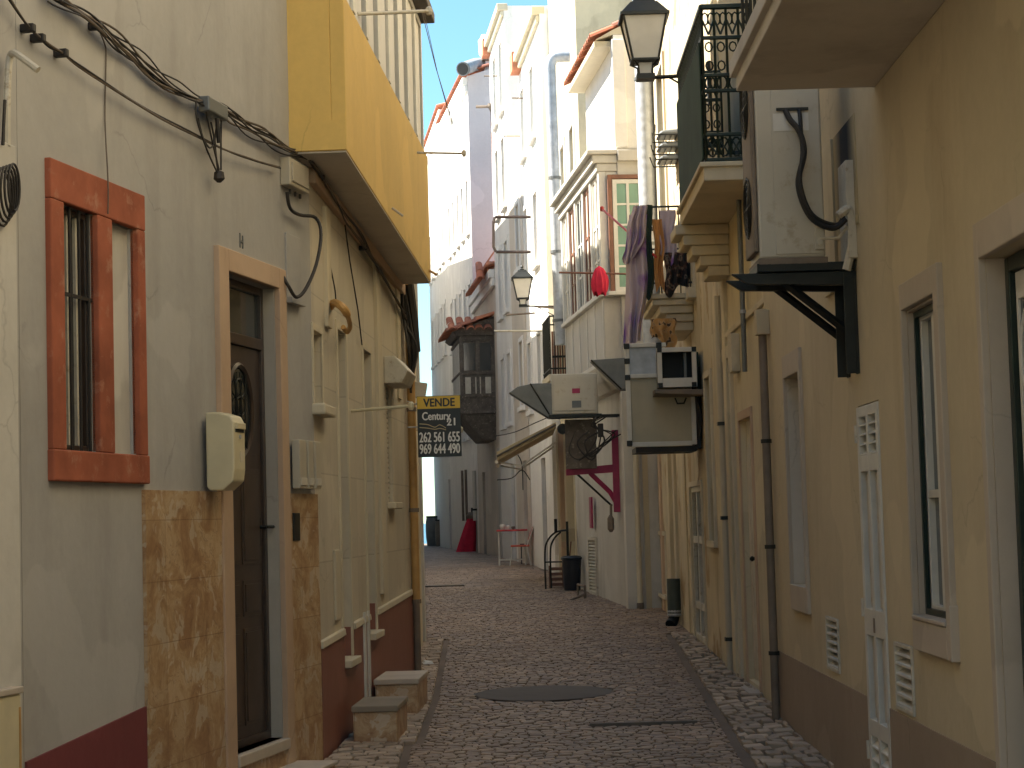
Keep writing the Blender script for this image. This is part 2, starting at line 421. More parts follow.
# ================================================================== walls of the street (plan view, metres)
WG = Wall(-2.87, 6.0, -1.367, 13.7, 'L')
WB = Wall(-1.367, 13.7, -1.06, 20.0, 'L')
WC = Wall(-1.03, 20.02, -1.14, 24.0, 'L')
WR = Wall(1.93, 4.0, 1.97, 15.45, 'R')
W2 = Wall(2.03, 15.47, 2.05, 19.0, 'R')
W3 = Wall(2.05, 19.02, 2.06, 28.75, 'R')
W4 = Wall(1.62, 28.8, 1.05, 34.8, 'R')
W5 = Wall(1.30, 34.85, .95, 40.25, 'R')
W6 = Wall(.77, 40.3, .36, 45.0, 'R')
W6b = Wall(.34, 45.05, .04, 48.35, 'R')
W7 = Wall(.05, 48.4, -.37, 52.7, 'R')
W8 = Wall(-.37, 52.75, -1.1, 60.0, 'R')
W9 = Wall(-1.1, 60.05, -2.13, 67.5, 'R')
W10 = Wall(-2.10, 67.55, -3.05, 76.0, 'R')

def rect(w, xl, yl_top, yl_bot, xr, ymid):
    """opening on wall w: a-range from the two pixel columns at ymid, z from left/near edge"""
    a = sorted((w.S(xl, ymid), w.S(xr, ymid)))
    return a[0], a[1], w.Z(xl, yl_bot), w.Z(xl, yl_top)

# ================================================================== L: neighbour at the frame edge
sL = WG.S(20, 420)
t = WG.thing('plastered_house', 'pale plastered house front at the left edge of the view, beside the grey house', 'house')
t.part('wall', house_shell(WG, -9, sL, 9.5, []), 'grey')
t.part('corner_pilaster', MB().box(sL - .35, WG.S(19, 420, .05), .001, .05, -.3, WG.Z(18, 147, .05)), 'whitedirty', bevel=.006)

# ================================================================== L: grey house with orange window and marble clad door
g = WG.thing('grey_house', 'grey plastered house with orange framed window and marble cladding around a dark door', 'house')
# door opening
da0, da1 = WG.S(224, 288), WG.S(274.5, 288)
dz0, dz1 = WG.Z(236, 755), WG.Z(224, 271)
wa = rect(WG, 60, 203, 450, 94, 330); wb = rect(WG, 108.5, 218, 452, 134, 330)
shell = house_shell(WG, sL + .005, WG.L, 10.2, [(da0, da1, dz0, dz1, .09), (wa[0], wa[1], wa[2], wa[3], .07), (wb[0], wb[1], wa[2], wa[3], .10)])
g.part('wall', shell, 'grey')
zr0, zr1 = WG.Z(25, 737), WG.Z(146, 706)
am = WG.S(143, 600); am2 = WG.S(222, 600)
g.part('plinth', MB().hexa([(sL + .01, -.01, -.4), (am, -.01, -.4), (am, .012, -.4), (sL + .01, .012, -.4), (sL + .01, -.01, zr1 - .11), (am, -.01, zr1), (am, .012, zr1), (sL + .01, .012, zr1 - .11)]), 'redplinth')
zm = WG.Z(143, 490)
da_out0, da_out1 = WG.S(213.5, 250), WG.S(281, 268)
g.part('marble_cladding', MB().box(am + .002, da_out0, -.01, .02, -.4, zm), 'marble')
g.part('marble_cladding', MB().box(da_out1, WG.L - .004, -.01, .02, -.4, zm + .0), 'marble')
# door surround in pink limestone
fz1 = WG.Z(213.5, 245)
mb = MB().box(da_out0, da0, -.02, .035, -.35, fz1).box(da1, da_out1, -.02, .035, -.35, fz1).box(da0, da1, -.02, .035, dz1, fz1)
g.part('door_surround', mb, 'stonepink', bevel=.005)
g.part('doorstep', MB().box(da0 - .0, da1, -.12, .05, dz0 - .07, dz0 - .0), 'stone', bevel=.008)
g.part('riser', MB().box(da0, da1, -.05, .022, -.35, dz0 - .072), 'marble')
g.part('reveal', MB().box(da1 - .012, da1 - .001, -.088, -.003, dz0 + .002, dz1 - .002), 'greymarble')
# door leaf: bronze frame, transom light, oval glass with iron, panels
D0 = -.09
dh = dz1 - dz0; tz = dz0 + dh * .86
mb = frame_mb(da0 + .002, da1 - .013, dz0 + .002, dz1 - .002, .05, D0 - .03, D0 + .015)
mb.box(da0 + .05, da1 - .06, D0 - .03, D0 + .017, tz, tz + .07)
dfr = g.part('door_frame', mb, 'brownwood', bevel=.004)
g.part('pane', MB().box(da0 + .05, da1 - .06, D0 - .02, D0 - .008, tz + .07, dz1 - .05), 'glass', dfr)
leaf = MB().box(da0 + .052, da1 - .062, D0 - .03, D0 - .006, dz0 + .01, tz - .003)
cx = (da0 + da1) / 2 - .005; wd = (da1 - da0) - .16
def raised(a0, a1, z0, z1, b0=D0 - .006, t=.014, m=.025):
    leaf.box(a0, a1, b0, b0 + t * .5, z0, z1); leaf.box(a0 + m, a1 - m, b0 + .002, b0 + t, z0 + m, z1 - m)
H2 = tz - dz0
for (k0, k1) in ((.05, .29), (.32, .41), (.45, .69)):
    for sgn in (-1, 1):
        c = cx + sgn * wd * .25
        raised(c - wd * .21, c + wd * .21, dz0 + H2 * k0, dz0 + H2 * k1)
lf = g.part('door', leaf, 'brownwood', bevel=.003)
oz, orx, orz = dz0 + H2 * .835, wd * .28, H2 * .115
mb = MB().ring((cx, D0 + .006, oz), orx, orz, .018, n=28)
g.part('oval_frame', mb, 'brownwood', lf, smooth=True)
mb = MB()
n = 28
mb.add([(cx, D0 + .001, oz)] + [(cx + orx * math.cos(2 * math.pi * k / n), D0 + .001, oz + orz * math.sin(2 * math.pi * k / n)) for k in range(n)], [(0, k + 1, (k + 1) % n + 1) for k in range(n)])
g.part('pane', mb, 'glass', lf)
mb = MB()
for k in (-.5, 0, .5): mb.tube([(cx + orx * k, D0 + .012, oz - orz * .85), (cx + orx * k * .6, D0 + .02, oz), (cx + orx * k, D0 + .012, oz + orz * .85)], .006, 5)
for zz in (-.35, .1, .5): mb.ring((cx, D0 + .014, oz + orz * zz), orx * .4, orz * .2, .005)
g.part('grille', mb, 'iron', lf, smooth=True)
hz = WG.Z(266, 527)
g.part('door_handle', MB().tube([(da1 - .13, D0, hz), (da1 - .13, D0 + .05, hz)], .012).tube([(da1 - .13, D0 + .05, hz), (da1 - .03, D0 + .06, hz)], .011).box(da1 - .15, da1 - .11, D0 - .008, D0 + .004, hz - .12, hz + .06), 'iron', lf, smooth=True)
# orange window
oa0, oa1 = WG.S(46.5, 330), WG.S(141.5, 330); oz0, oz1 = WG.Z(49, 481), WG.Z(46, 158)
PZ0 = wa[2]; PZ1 = wa[3]
mb = MB().box(oa0, wa[0], -.02, .03, PZ0, PZ1).box(wa[1], wb[0], -.02, .03, PZ0, PZ1).box(wb[1], oa1, -.02, .03, PZ0, PZ1)
mb.box(oa0, oa1, -.02, .032, PZ1, oz1)
wf = g.part('window_surround', mb, 'orange', bevel=.007)
g.part('sill', MB().box(oa0 - .005, oa1 + .005, -.02, .036, oz0, PZ0), 'orange', wf, bevel=.008)
fr = g.part('window', frame_mb(wa[0] + .003, wa[1] - .003, PZ0 + .003, PZ1 - .003, .028, -.075, -.03), 'brownwood', bevel=.003)
g.part('pane', MB().box(wa[0] + .02, wa[1] - .02, -.075, -.06, PZ0 + .02, PZ1 - .02), 'glass', fr)
mb = MB(); wv = wa[1] - wa[0]
for k in range(3): mb.box(wa[0] + wv * (.2 + .26 * k), wa[0] + wv * (.26 + .26 * k), -.06, -.045, PZ0 + .03, PZ1 - .03)
g.part('curtain_strips', mb, 'wdirty', fr)
mb = MB()
for k in range(4):
    a = wa[0] + wv * (.1 + .27 * k); mb.tube([(a, -.012, PZ0), (a, -.012, PZ1)], .009, 6)
mb.box(wa[0], wa[1], -.016, -.006, PZ0 + (PZ1 - PZ0) * .63, PZ0 + (PZ1 - PZ0) * .645)
g.part('window_bars', mb, 'cable', fr)
mb = MB().box(wb[0] + .004, wb[1] - .002, -.10, -.03, PZ0 + .002, PZ1 - .002)
g.part('blind_panel', mb, 'whitedirty', label='plastered up narrow half of the orange framed window')
g.part('wall_plate', MB().box(WG.S(289.5, 525), WG.S(296, 525), .018, .03, WG.Z(289, 541), WG.Z(289, 513)), 'iron', bevel=.004)
mb = MB()
a_ = WG.S(241, 242); z_ = WG.Z(241, 248)
mb.box(a_ - .03, a_ - .018, 0, .006, z_, z_ + .09).box(a_ + .018, a_ + .03, 0, .006, z_, z_ + .08).box(a_ - .018, a_ + .018, 0, .006, z_ + .035, z_ + .047)
g.part('house_number', mb, 'greymetal')
g.part('small_shelf', MB().box(WG.S(285, 300), WG.S(299, 300), 0, .05, WG.Z(286, 303), WG.Z(286, 297)).box(WG.S(285, 260), WG.S(299, 260), -.005, .012, WG.Z(286, 297), WG.Z(284, 232)), 'grey', bevel=.004)

# mailbox
a0, a1 = WG.S(202, 450, .0), WG.S(211.5, 450, 0)
z0, z1 = WG.Z(204, 491), WG.Z(203, 413)
t = WG.thing('mailbox', 'cream metal mailbox mounted beside the dark door', 'mailbox', (a0 + a1) / 2, .03, z0)
w_ = (a1 - a0) / 2 + .02; h_ = z1 - z0
prof = [(0, .02), (.02, 0), (.10, 0), (.16, .05), (.17, .12), (.17, h_ * .86), (.15, h_ * .95), (.08, h_), (0, h_)]
t.part('body', MB().prism([(b, z) for b, z in prof], 0, -w_, w_), 'creampaint', bevel=.01)
t.part('slot_flap', MB().box(-w_ * .75, w_ * .75, .165, .185, h_ * .78, h_ * .86), 'creampaint', bevel=.004)
t.part('slot', MB().box(-w_ * .7, w_ * .7, .168, .174, h_ * .74, h_ * .78), 'iron')
t.part('lock', MB().lathe((0, .172, h_ * .68), [(.012, 0), (.012, .008)], 10, 1), 'galv')
t.part('name_label', MB().box(w_ * .1, w_ * .6, .1695, .172, h_ * .36, h_ * .5), 'mould')

# meter covers on the marble
for i, (x0, x1) in enumerate(((288.5, 296.5), (297.5, 303.5), (304.5, 311))):
    a0, a1 = WG.S(x0, 465), WG.S(x1, 465); z0, z1 = WG.Z(300, 489), WG.Z(300, 441)
    t = WG.thing('letter_box', ['narrow beige letter box right beside the door surround, nearest of three', 'middle one of three narrow beige letter boxes on the marble cladding', 'narrow beige letter box next to the house corner, farthest of three'][i], 'letter box', (a0 + a1) / 2, .02, z0, 'letter boxes right of the dark door')
    hw = (a1 - a0) / 2 - .012
    t.part('body', MB().box(-hw, hw, 0, .055, 0, z1 - z0), 'plastic', bevel=.006)
    t.part('flap', MB().box(-hw + .01, hw - .01, .055, .062, .02, .07), 'wdirty', bevel=.003)

# L shaped conduit, electricity box and yellow box at left edge
t = WG.thing('conduit', 'white painted conduit bent into a hook above the orange window', 'pipe', WG.S(10, 145), 0, WG.Z(10, 145))
A0, Z0 = WG.S(10, 145), WG.Z(10, 145)
pts = WG.rel([(7, 146), (7, 100), (9, 62), (12, 54, .06), (18, 55, .12), (38, 70, .22)], A0, Z0, .04)
t.part('pipe', MB().tube(smoothpath(pts, 4), .017, 8), 'wdirty', smooth=True)
t.part('cable', MB().tube(smoothpath(WG.rel([(3, 145), (4, 120), (5, 100)], A0, Z0, .06), 3), .008, 5), 'cable', smooth=True)
A0, Z0 = WG.S(6, 200), WG.Z(6, 200)
t = WG.thing('cable_coil', 'small coil of black cable hanging at the left edge of the grey wall', 'cable', A0, .05, Z0)
mb = MB()
for k in range(5): mb.ring((-.19 + .01 * k, .02 + .01 * k, -.02 + .012 * k), .09 - .008 * k, .13 - .006 * k, .006, 'ac', 5, 18)
t.part('coil', mb, 'cable', smooth=True)
A0 = WG.S(8, 730); Z0 = WG.Z(8, 790); a1 = WG.S(21.5, 730, .09)
t = WG.thing('utility_box', 'cream utility box with an orange stripe low at the left edge', 'utility box', A0, .0, Z0)
hh = WG.Z(8, 692) - Z0
t.part('body', MB().box(-.5, a1 - A0, 0, .09, 0, hh), 'creampaint', bevel=.01)
t.part('lid', MB().box(-.52, a1 - A0 + .01, 0, .1, hh, hh + .03), 'stone', bevel=.006)
t.part('stripe', MB().box(a1 - A0 - .025, a1 - A0 - .008, .088, .093, hh - .33, hh - .06), 'orangepipe')

# cables along the grey wall
def cables(w, name, label, path, n, r, spread, mat='cable', off=.05, clamps=(), sag=0):
    A0, Z0 = w.hit(path[0][0], path[0][1], off)
    t = w.thing(name, label, 'cable', A0, 0, Z0)
    for k in range(n):
        mb = MB(); ph = random.uniform(0, 6)
        pts = smoothpath(w.rel(path, A0, Z0, off), 6)
        q = []
        for i, p in enumerate(pts):
            s_ = spread * (1 + .5 * math.sin(i * .5 + ph))
            q.append((p[0], p[1] + s_ * math.cos(ph + i * .35 + k * 2.1) * .5, p[2] + s_ * math.sin(ph + i * .11 + k * 2.1)))
        mb.tube(q, r * random.uniform(.7, 1.25), 6)
        t.part('cable_strand', mb, mat if k % 3 else 'cablegrey', smooth=True)
    for c in clamps:
        a, z = w.hit(c[0], c[1], off)
        t.part('clamp', MB().box(a - A0 - .018, a - A0 + .018, 0, off + .02, z - Z0 - .02, z - Z0 + .02), 'cable', bevel=.006)
    return t
cables(WG, 'cable_bundle', 'thick bundle of black cables running down the grey wall to the balcony', [(48, -6), (75, 10), (98, 26), (130, 52), (165, 80), (195, 98), (215, 104), (235, 118), (262, 136), (285, 149), (306, 157)], 8, .0062, .030, clamps=[(98, 26)])
cables(WB, 'cable_bundle', 'black cable bundle fixed under the yellow balcony along the beige wall', [(311, 160), (322, 176), (338, 203), (352, 226), (370, 256), (385, 280), (398, 303), (405, 318)], 5, .009, .025, clamps=[(322, 178), (365, 248)])
cables(WG, 'twisted_cable', 'thin twisted cable with wire clamps crossing the grey wall below the thick bundle', [(8, -4), (28, 26), (45, 42), (62, 52), (80, 65), (120, 93), (160, 117), (200, 138), (235, 155), (255, 161), (280, 168)], 2, .0055, .007, clamps=[(31, 28), (41, 38), (64, 53)])
A0, Z0 = WG.hit(208, 178, .06)
t = WG.thing('cable_splice', 'hanging black cable splice tied under the thick bundle over the grey wall', 'cable splice', A0, 0, Z0)
t.part('splice_box', MB().box(*[v for v in (WG.S(203, 110, .06) - A0, WG.S(222, 110, .06) - A0, .03, .10, WG.Z(212, 116, .06) - Z0, WG.Z(212, 101, .06) - Z0)]), 'greymetal', bevel=.01)
mb = MB()
for p in ([(196, 100), (197, 120), (207, 150), (217, 172)], [(222, 105), (221, 135), (221, 170)], [(206, 112), (212, 140), (219, 170)], [(219, 116), (215, 140), (218, 172)], [(198, 118), (203, 138), (210, 148), (214, 140), (211, 122)]):
    mb.tube(smoothpath(WG.rel(p, A0, Z0, .07), 4), .006, 5)
t.part('loops', mb, 'cable', smooth=True)
t.part('end_cap', MB().lathe((WG.S(219, 172, .07) - A0, .07, .0), [(.012, 0), (.035, .02), (.03, .06), (.012, .07)], 8), 'cable')
t.part('tail', MB().tube(WG.rel([(217, 118), (219, 143)], A0, Z0, .085), .014, 7), 'cable', smooth=True)
A0, Z0 = WG.hit(290, 192, 0)
t = WG.thing('junction_box', 'square grey junction box on the wall just below the balcony corner', 'junction box', A0, 0, Z0)
t.part('box', MB().box(WG.S(280, 176) - A0, WG.S(299, 176) - A0, 0, .07, WG.Z(290, 190) - Z0, WG.Z(290, 163) - Z0), 'plastic', bevel=.008)
t.part('cover', MB().box(WG.S(281.5, 176) - A0, WG.S(297.5, 176) - A0, .07, .08, WG.Z(290, 186) - Z0, WG.Z(290, 167) - Z0), 'plastic', bevel=.004)
mb = MB()
for x in (285, 290, 295): mb.tube([(WG.S(x, 190) - A0, .035, .0), (WG.S(x, 192) - A0, .035, -.03)], .009, 6)
t.part('gland', mb, 'cable')
A0, Z0 = WG.hit(288, 195, .05)
t = WG.thing('looped_cable', 'black cable looping from the junction box down beside the door surround', 'cable', A0, 0, Z0)
t.part('cable', MB().tube(smoothpath(WG.rel([(287, 192), (290, 208), (300, 215), (316, 218, .1), (321, 235, .16), (316, 265, .16), (305, 290, .12), (296, 297, .08), (289, 287, .06), (282, 275, .02)], A0, Z0, .05), 5), .012, 7), 'cable', smooth=True)
A0, Z0 = WG.hit(106, 215, .01)
t = WG.thing('hanging_wire', 'very thin wire hanging down the grey wall onto the orange frame', 'wire', A0, 0, Z0)
t.part('wire', MB().tube(smoothpath(WG.rel([(98, 28, .05), (105, 45, .01), (106, 60, .01), (105, 120, .01), (108, 180, .045), (108, 214, .045)], A0, Z0), 4), .004, 5), 'cablegrey', smooth=True)

# ================================================================== L: beige tiled house with yellow balcony
def bz_b(f): return 3.96 - .13 * f
b = WB.thing('beige_house', 'beige tiled house with maroon base and a long yellow enclosed balcony', 'house')
opA = rect(WB, 336, 329, 664, 344.5, 332); opC = rect(WB, 362, 349, 636, 369.5, 350)
opW = rect(WB, 313, 330, 403, 321.5, 360); opD = rect(WB, 387, 372, 502, 392, 440)
opE = (WB.S(362.5, 650), WB.S(366.5, 650), WB.Z(362, 705), WB.Z(362, 612))
ops = [opA + (.14,), opC + (.14,), opW + (.12,), opD + (.08,)]
b.part('wall', house_shell(WB, 0.0, WB.L, 10.3, ops), 'beige')
pz0, pz1 = WB.Z(326, 646), WB.Z(411, 594)
def plinth_piece(a0, a1):
    za, zb_ = pz0 + (pz1 - pz0) * a0 / WB.L, pz0 + (pz1 - pz0) * a1 / WB.L
    return MB().hexa([(a0, -.01, -.4), (a1, -.01, -.4), (a1, .02, -.4), (a0, .02, -.4), (a0, -.01, za), (a1, -.01, zb_), (a1, .02, zb_), (a0, .02, za)])
def cap_piece(a0, a1):
    za, zb_ = pz0 + (pz1 - pz0) * a0 / WB.L, pz0 + (pz1 - pz0) * a1 / WB.L
    return MB().hexa([(a0, -.01, za + .001), (a1, -.01, zb_ + .001), (a1, .035, zb_ + .001), (a0, .035, za + .001), (a0, -.01, za + .05), (a1, -.01, zb_ + .05), (a1, .03, zb_ + .05), (a0, .03, za + .05)])
segs = [(0.01, opA[0] - .04), (opA[1] + .04, opC[0] - .04), (opC[1] + .04, WB.L - .02)]
for s_ in segs:
    p_ = b.part('plinth', plinth_piece(*s_), 'maroon'); b.part('cap_moulding', cap_piece(*s_), 'mould', p_, bevel=.006)
for op, nm in ((opA, 'A'), (opC, 'C')):
    b.part('plinth', MB().box(op[0] - .04, op[1] + .04, -.01, .02, -.4, op[2] - .06), 'maroon')
    b.part('sill', MB().box(op[0] - .05, op[1] + .05, -.1, .07, op[2] - .058, op[2] - .002), 'mould', bevel=.008)
    b.part('reveal_paint', MB().box(op[1] - .01, op[1] - .001, -.139, -.002, op[2] + .002, op[2] + .22), 'maroon')
    sr = MB().box(op[0] - .06, op[0] - .001, -.01, .015, op[2], op[3] + .07).box(op[1] + .001, op[1] + .06, -.01, .015, op[2], op[3] + .07).box(op[0] - .001, op[1] + .001, -.01, .015, op[3], op[3] + .07)
    b.part('window_surround', sr, 'mould', bevel=.004)
    simple_window(b, op[0], op[1], op[2], op[3], .13, 'wpaint', 'glass', True, 3, None, pw=.05)
b.part('window_surround', MB().box(opW[0] - .05, opW[0], -.01, .01, opW[2], opW[3] + .05).box(opW[1], opW[1] + .05, -.01, .01, opW[2], opW[3] + .05).box(opW[0], opW[1], -.01, .01, opW[3], opW[3] + .05), 'mould', bevel=.003)
b.part('sill', MB().box(opW[0] - .06, opW[1] + .06, -.1, .09, opW[2] - .08, opW[2] - .002), 'mould', bevel=.015)
f_ = b.part('window', frame_mb(opW[0] + .003, opW[1] - .003, opW[2] + .003, opW[3] - .003, .04, -.12, -.08), 'plastic')
b.part('blind', MB().box(opW[0] + .03, opW[1] - .03, -.12, -.095, opW[2] + .03, opW[3] - .03), 'plastic', f_)
# shuttered window with box above
mb = MB(); nsl = 26
for k in range(nsl):
    z = opD[2] + (opD[3] - opD[2]) * (k + .5) / nsl
    mb.box(opD[0] + .01, opD[1] - .01, -.05, -.03, z - .018, z + .014)
b.part('roller_shutter', mb, 'wdirty')
b.part('sill', MB().box(opD[0] - .06, opD[1] + .06, -.05, .08, opD[2] - .06, opD[2] - .002), 'mould', bevel=.008)
a0, a1 = WB.S(384, 378), WB.S(405, 378, .1)
z0, z1 = WB.Z(385, 384), WB.Z(385, 357)
b.part('shutter_box', MB().prism([(0, z0), (.16, z0), (.22, z0 + (z1 - z0) * .45), (.10, z1), (0, z1)], 0, a0, a1 - .1), 'wdirty', bevel=.01)
b.part('pilaster_strip', MB().box(WB.S(322, 200), WB.S(326, 200), -.005, .03, WB.Z(312, 318), 3.9), 'mould', bevel=.005)
b.part('pilaster_strip', MB().box(WB.S(374, 320), WB.S(378, 320), -.005, .03, pz1 + .1, 3.9), 'mould', bevel=.005)
b.part('pilaster_strip', MB().box(WB.S(396, 340), WB.S(399, 340), -.005, .02, pz1 + 1.9, 3.9), 'mould', bevel=.005)
b.part('beam', MB().hexa([(.02, -.01, bz_b(0)), (WB.L, -.01, bz_b(1)), (WB.L, .05, bz_b(1)), (.02, .05, bz_b(0)), (.02, -.01, bz_b(0) + .11), (WB.L, -.01, bz_b(1) + .11), (WB.L, .05, bz_b(1) + .11), (.02, .05, bz_b(0) + .11)]), 'stonepink', bevel=.01)
mb = MB().box(WB.S(333, 560), WB.S(338, 560), 0, .02, WB.Z(335, 620), WB.Z(335, 550))
b.part('meter_door', mb, 'mould', bevel=.004)
mb = MB().box(WB.S(361, 650), WB.S(362.5, 650), .02, .035, WB.Z(362, 708), WB.Z(362, 612)).box(WB.S(365, 650), WB.S(366.5, 650), .02, .035, WB.Z(362, 708), WB.Z(362, 612))
b.part('channel', mb, 'wpaint')
# balcony: outer face .4-.45 m out
BO = .385; BA0, BA1 = -.30, 5.72; BZ = 3.94; BT = 5.17
BO = .325; BA0 = -.42
def bzf(a): return 4.10 + (3.93 - 4.10) * (a - BA0) / (BA1 - BA0)
def slant(mb, a0, a1, b0, b1, zt=None, th=None, lift=0):
    za, zb_ = bzf(a0) + lift, bzf(a1) + lift
    ta, tb = (zt, zt) if zt else (za + th, zb_ + th)
    return mb.hexa([(a0, b0, za), (a1, b0, zb_), (a1, b1, zb_), (a0, b1, za), (a0, b0, ta), (a1, b0, tb), (a1, b1, tb), (a0, b1, ta)])
b.part('balcony_slab', slant(MB(), BA0 + .006, BA1 - .006, -.25, BO - .006, th=.04, lift=-.012), 'soffit')
mb = slant(MB(), BA0, BA1, BO - .1, BO, zt=BT); slant(mb, BA0, BA0 + .1, -.25, BO - .1, zt=BT); slant(mb, BA1 - .1, BA1, 0, BO - .1, zt=BT)
b.part('balcony_parapet', mb, 'yellow', bevel=.006)
b.part('parapet_band', slant(MB(), BA0 - .012, BA0 - .001, -.25, BO - .002, th=.2, lift=.004), 'yellow')
en = frame_mb(BA0 + .02, BA1 - .02, BT + .001, 6.5, .06, BO - .09, BO - .03)
nw = 8
for k in range(1, nw):
    a = BA0 + (BA1 - BA0) * k / nw; en.box(a - .06, a + .06, BO - .085, BO - .02, BT + .06, 6.44)
enc = b.part('balcony_glazing', en, 'wpaint', bevel=.004)
mb = MB()
for k in range(nw):
    a = BA0 + (BA1 - BA0) * (k + .5) / nw
    mb.box(a - .28, a + .28, BO - .07, BO - .055, BT + .06, 6.44)
b.part('panes', mb, 'glass', enc)
mb = MB()
for k in range(nw):
    a = BA0 + (BA1 - BA0) * (k + .5) / nw
    mb.box(a - .31, a + (.22 if k % 3 else .3), BO - .053, BO - .046, BT + .07, 6.43)
b.part('blinds', mb, 'white', enc)
b.part('glazing_side', MB().box(BA0 + .02, BA0 + .08, 0, BO - .09, BT + .001, 6.5).box(BA1 - .08, BA1 - .02, 0, BO - .09, BT + .001, 6.5), 'wpaint', enc)
b.part('glazing_roof', MB().box(BA0 - .05, BA1 + .05, 0, BO + .1, 6.502, 6.6), 'darkroof', bevel=.01)
# downpipe at the far corner
t = WB.thing('drainpipe', 'rusty ochre painted drainpipe at the far corner of the beige house', 'drainpipe', WB.L - .12, .06, .1)
z_ = 4.0 - .1
t.part('pipe', MB().tube([(0, 0, .7), (0, 0, z_)], .04, 10), 'orangepipe', smooth=True)
t.part('pipe', MB().tube([(0, 0, -.05), (0, 0, .72)], .035, 10), 'brownpipe', smooth=True, label='dark brown lower length of the pipe')
for z in (.7, 1.6, 2.6, 3.5): t.part('clip', MB().lathe((0, 0, z), [(.052, 0), (.052, .04)], 10), 'brownpipe')
A0, Z0 = WB.hit(402, 300, .1)
t = WB.thing('cable_tangle', 'dark tangle of cables hanging under the far end of the yellow balcony', 'cable', 5.95, .03, 3.0)
mb = MB()
for k in range(9):
    x = random.uniform(-.12, .08)
    mb.tube(smoothpath([(x, .0, .95), (x + random.uniform(-.1, .1), .06 * random.random(), .6), (x + random.uniform(-.12, .12), .1 * random.random() + .05, .3), (x * .5, .05, random.uniform(-.2, .15))], 5), .013, 6)
t.part('strands', mb, 'cable', smooth=True)
t.part('bundle', MB().tube([(.08, .04, .95), (.1, .08, .6), (.08, .12, .28)], [.06, .05, .03], 8), 'cable', smooth=True)
# curled hose hook, thin wires, clothes rod
A0, Z0 = WB.hit(340, 335, 0)
t = WB.thing('hose_hook', 'curled orange hose end hooked on the beige wall above a narrow window', 'hose', A0, 0, Z0)
t.part('hose', MB().tube(smoothpath(WB.rel([(330, 307, .02), (334, 303, .06), (341, 306, .13), (347, 314, .16), (350, 326, .14), (347, 332, .1), (343, 327, .08)], A0, Z0), 5), [.03] * 16 + [.018] * 15, 8), 'orangepipe', smooth=True)
A0, Z0 = WB.hit(330, 260, .02)
t = WB.thing('wall_wire', 'thin dark wire running down the beige wall from the balcony cables', 'wire', A0, 0, Z0)
t.part('wire', MB().tube(smoothpath(WB.rel([(327, 215), (330, 235), (330, 262), (335, 290), (336, 305)], A0, Z0, .025), 4), .006, 5), 'cable', smooth=True)
A0, Z0 = WB.hit(355, 290, .02)
t = WB.thing('wall_wire', 'long straight dark wire slanting down to the second narrow window', 'wire', A0, 0, Z0)
t.part('wire', MB().tube(WB.rel([(345, 225), (350, 262), (358, 310), (362, 345)], A0, Z0, .025), .006, 5), 'cable', smooth=True)
def rod(name, label, cat, p0, p1, r, mat, knob=True, group=None):
    p0, p1 = Vector(p0), Vector(p1)
    t = T(name, label, cat, p0, 0, 1, group); d = p1 - p0
    t.part('rod', MB().tube([(0, 0, 0), d], r, 8), mat, smooth=True)
    if knob:
        c = d.normalized() * .02 + d
        t.part('end_knob', MB().lathe(d, [(r * 1.2, -.03), (r * 1.9, -.01), (r * 1.9, .02), (r * .8, .035)], 8), mat)
    return t
rod('clothes_pole', 'cream metal bar projecting from the beige wall beside the shutter box', 'clothes pole', WB.world(WB.S(351, 411), 0, WB.Z(351, 411)), at(411, 406, 15.55), .013, 'creampaint', group='clothes poles')
rod('clothes_pole', 'pale rod sticking out over the street from the yellow balcony end', 'clothes pole', at(413, 152.5, 18.3), at(464, 153.5, 18.3), .011, 'wdirty', group='clothes poles')
rod('clothes_pole', 'pale rod across the white glazing above the yellow balcony', 'clothes pole', at(357, 14, 14.4), at(429, 11, 15.2), .014, 'wdirty', group='clothes poles')
rod('clothes_pole', 'thin rod behind the for sale sign, fixed to the far house', 'clothes pole', at(412, 430, 20.1), at(461, 430, 20.1), .011, 'creampaint', group='clothes poles')
t = T('clothesline', 'double thin line stretched from the glazing roof to the projecting rod', 'clothesline', at(422, 20, 18.4))
o_ = at(422, 20, 18.4)
t.part('line', MB().tube([at(421, 8, 18.4) - o_, at(436, 68, 18.35) - o_, at(461, 151, 18.3) - o_], .004, 5).tube([at(424, 12, 18.3) - o_, at(438, 75, 18.3) - o_, at(459, 150, 18.3) - o_], .003, 5), 'cablegrey')
rod('wall_spike', 'short metal peg in the yellow balcony face', 'peg', at(392, 208, 15.9), at(403, 216, 15.9), .01, 'stone', False)
rod('wall_spike', 'short metal peg at the bottom far corner of the yellow balcony', 'peg', at(425, 268, 19.2), at(437, 275, 19.2), .012, 'orangepipe', False)

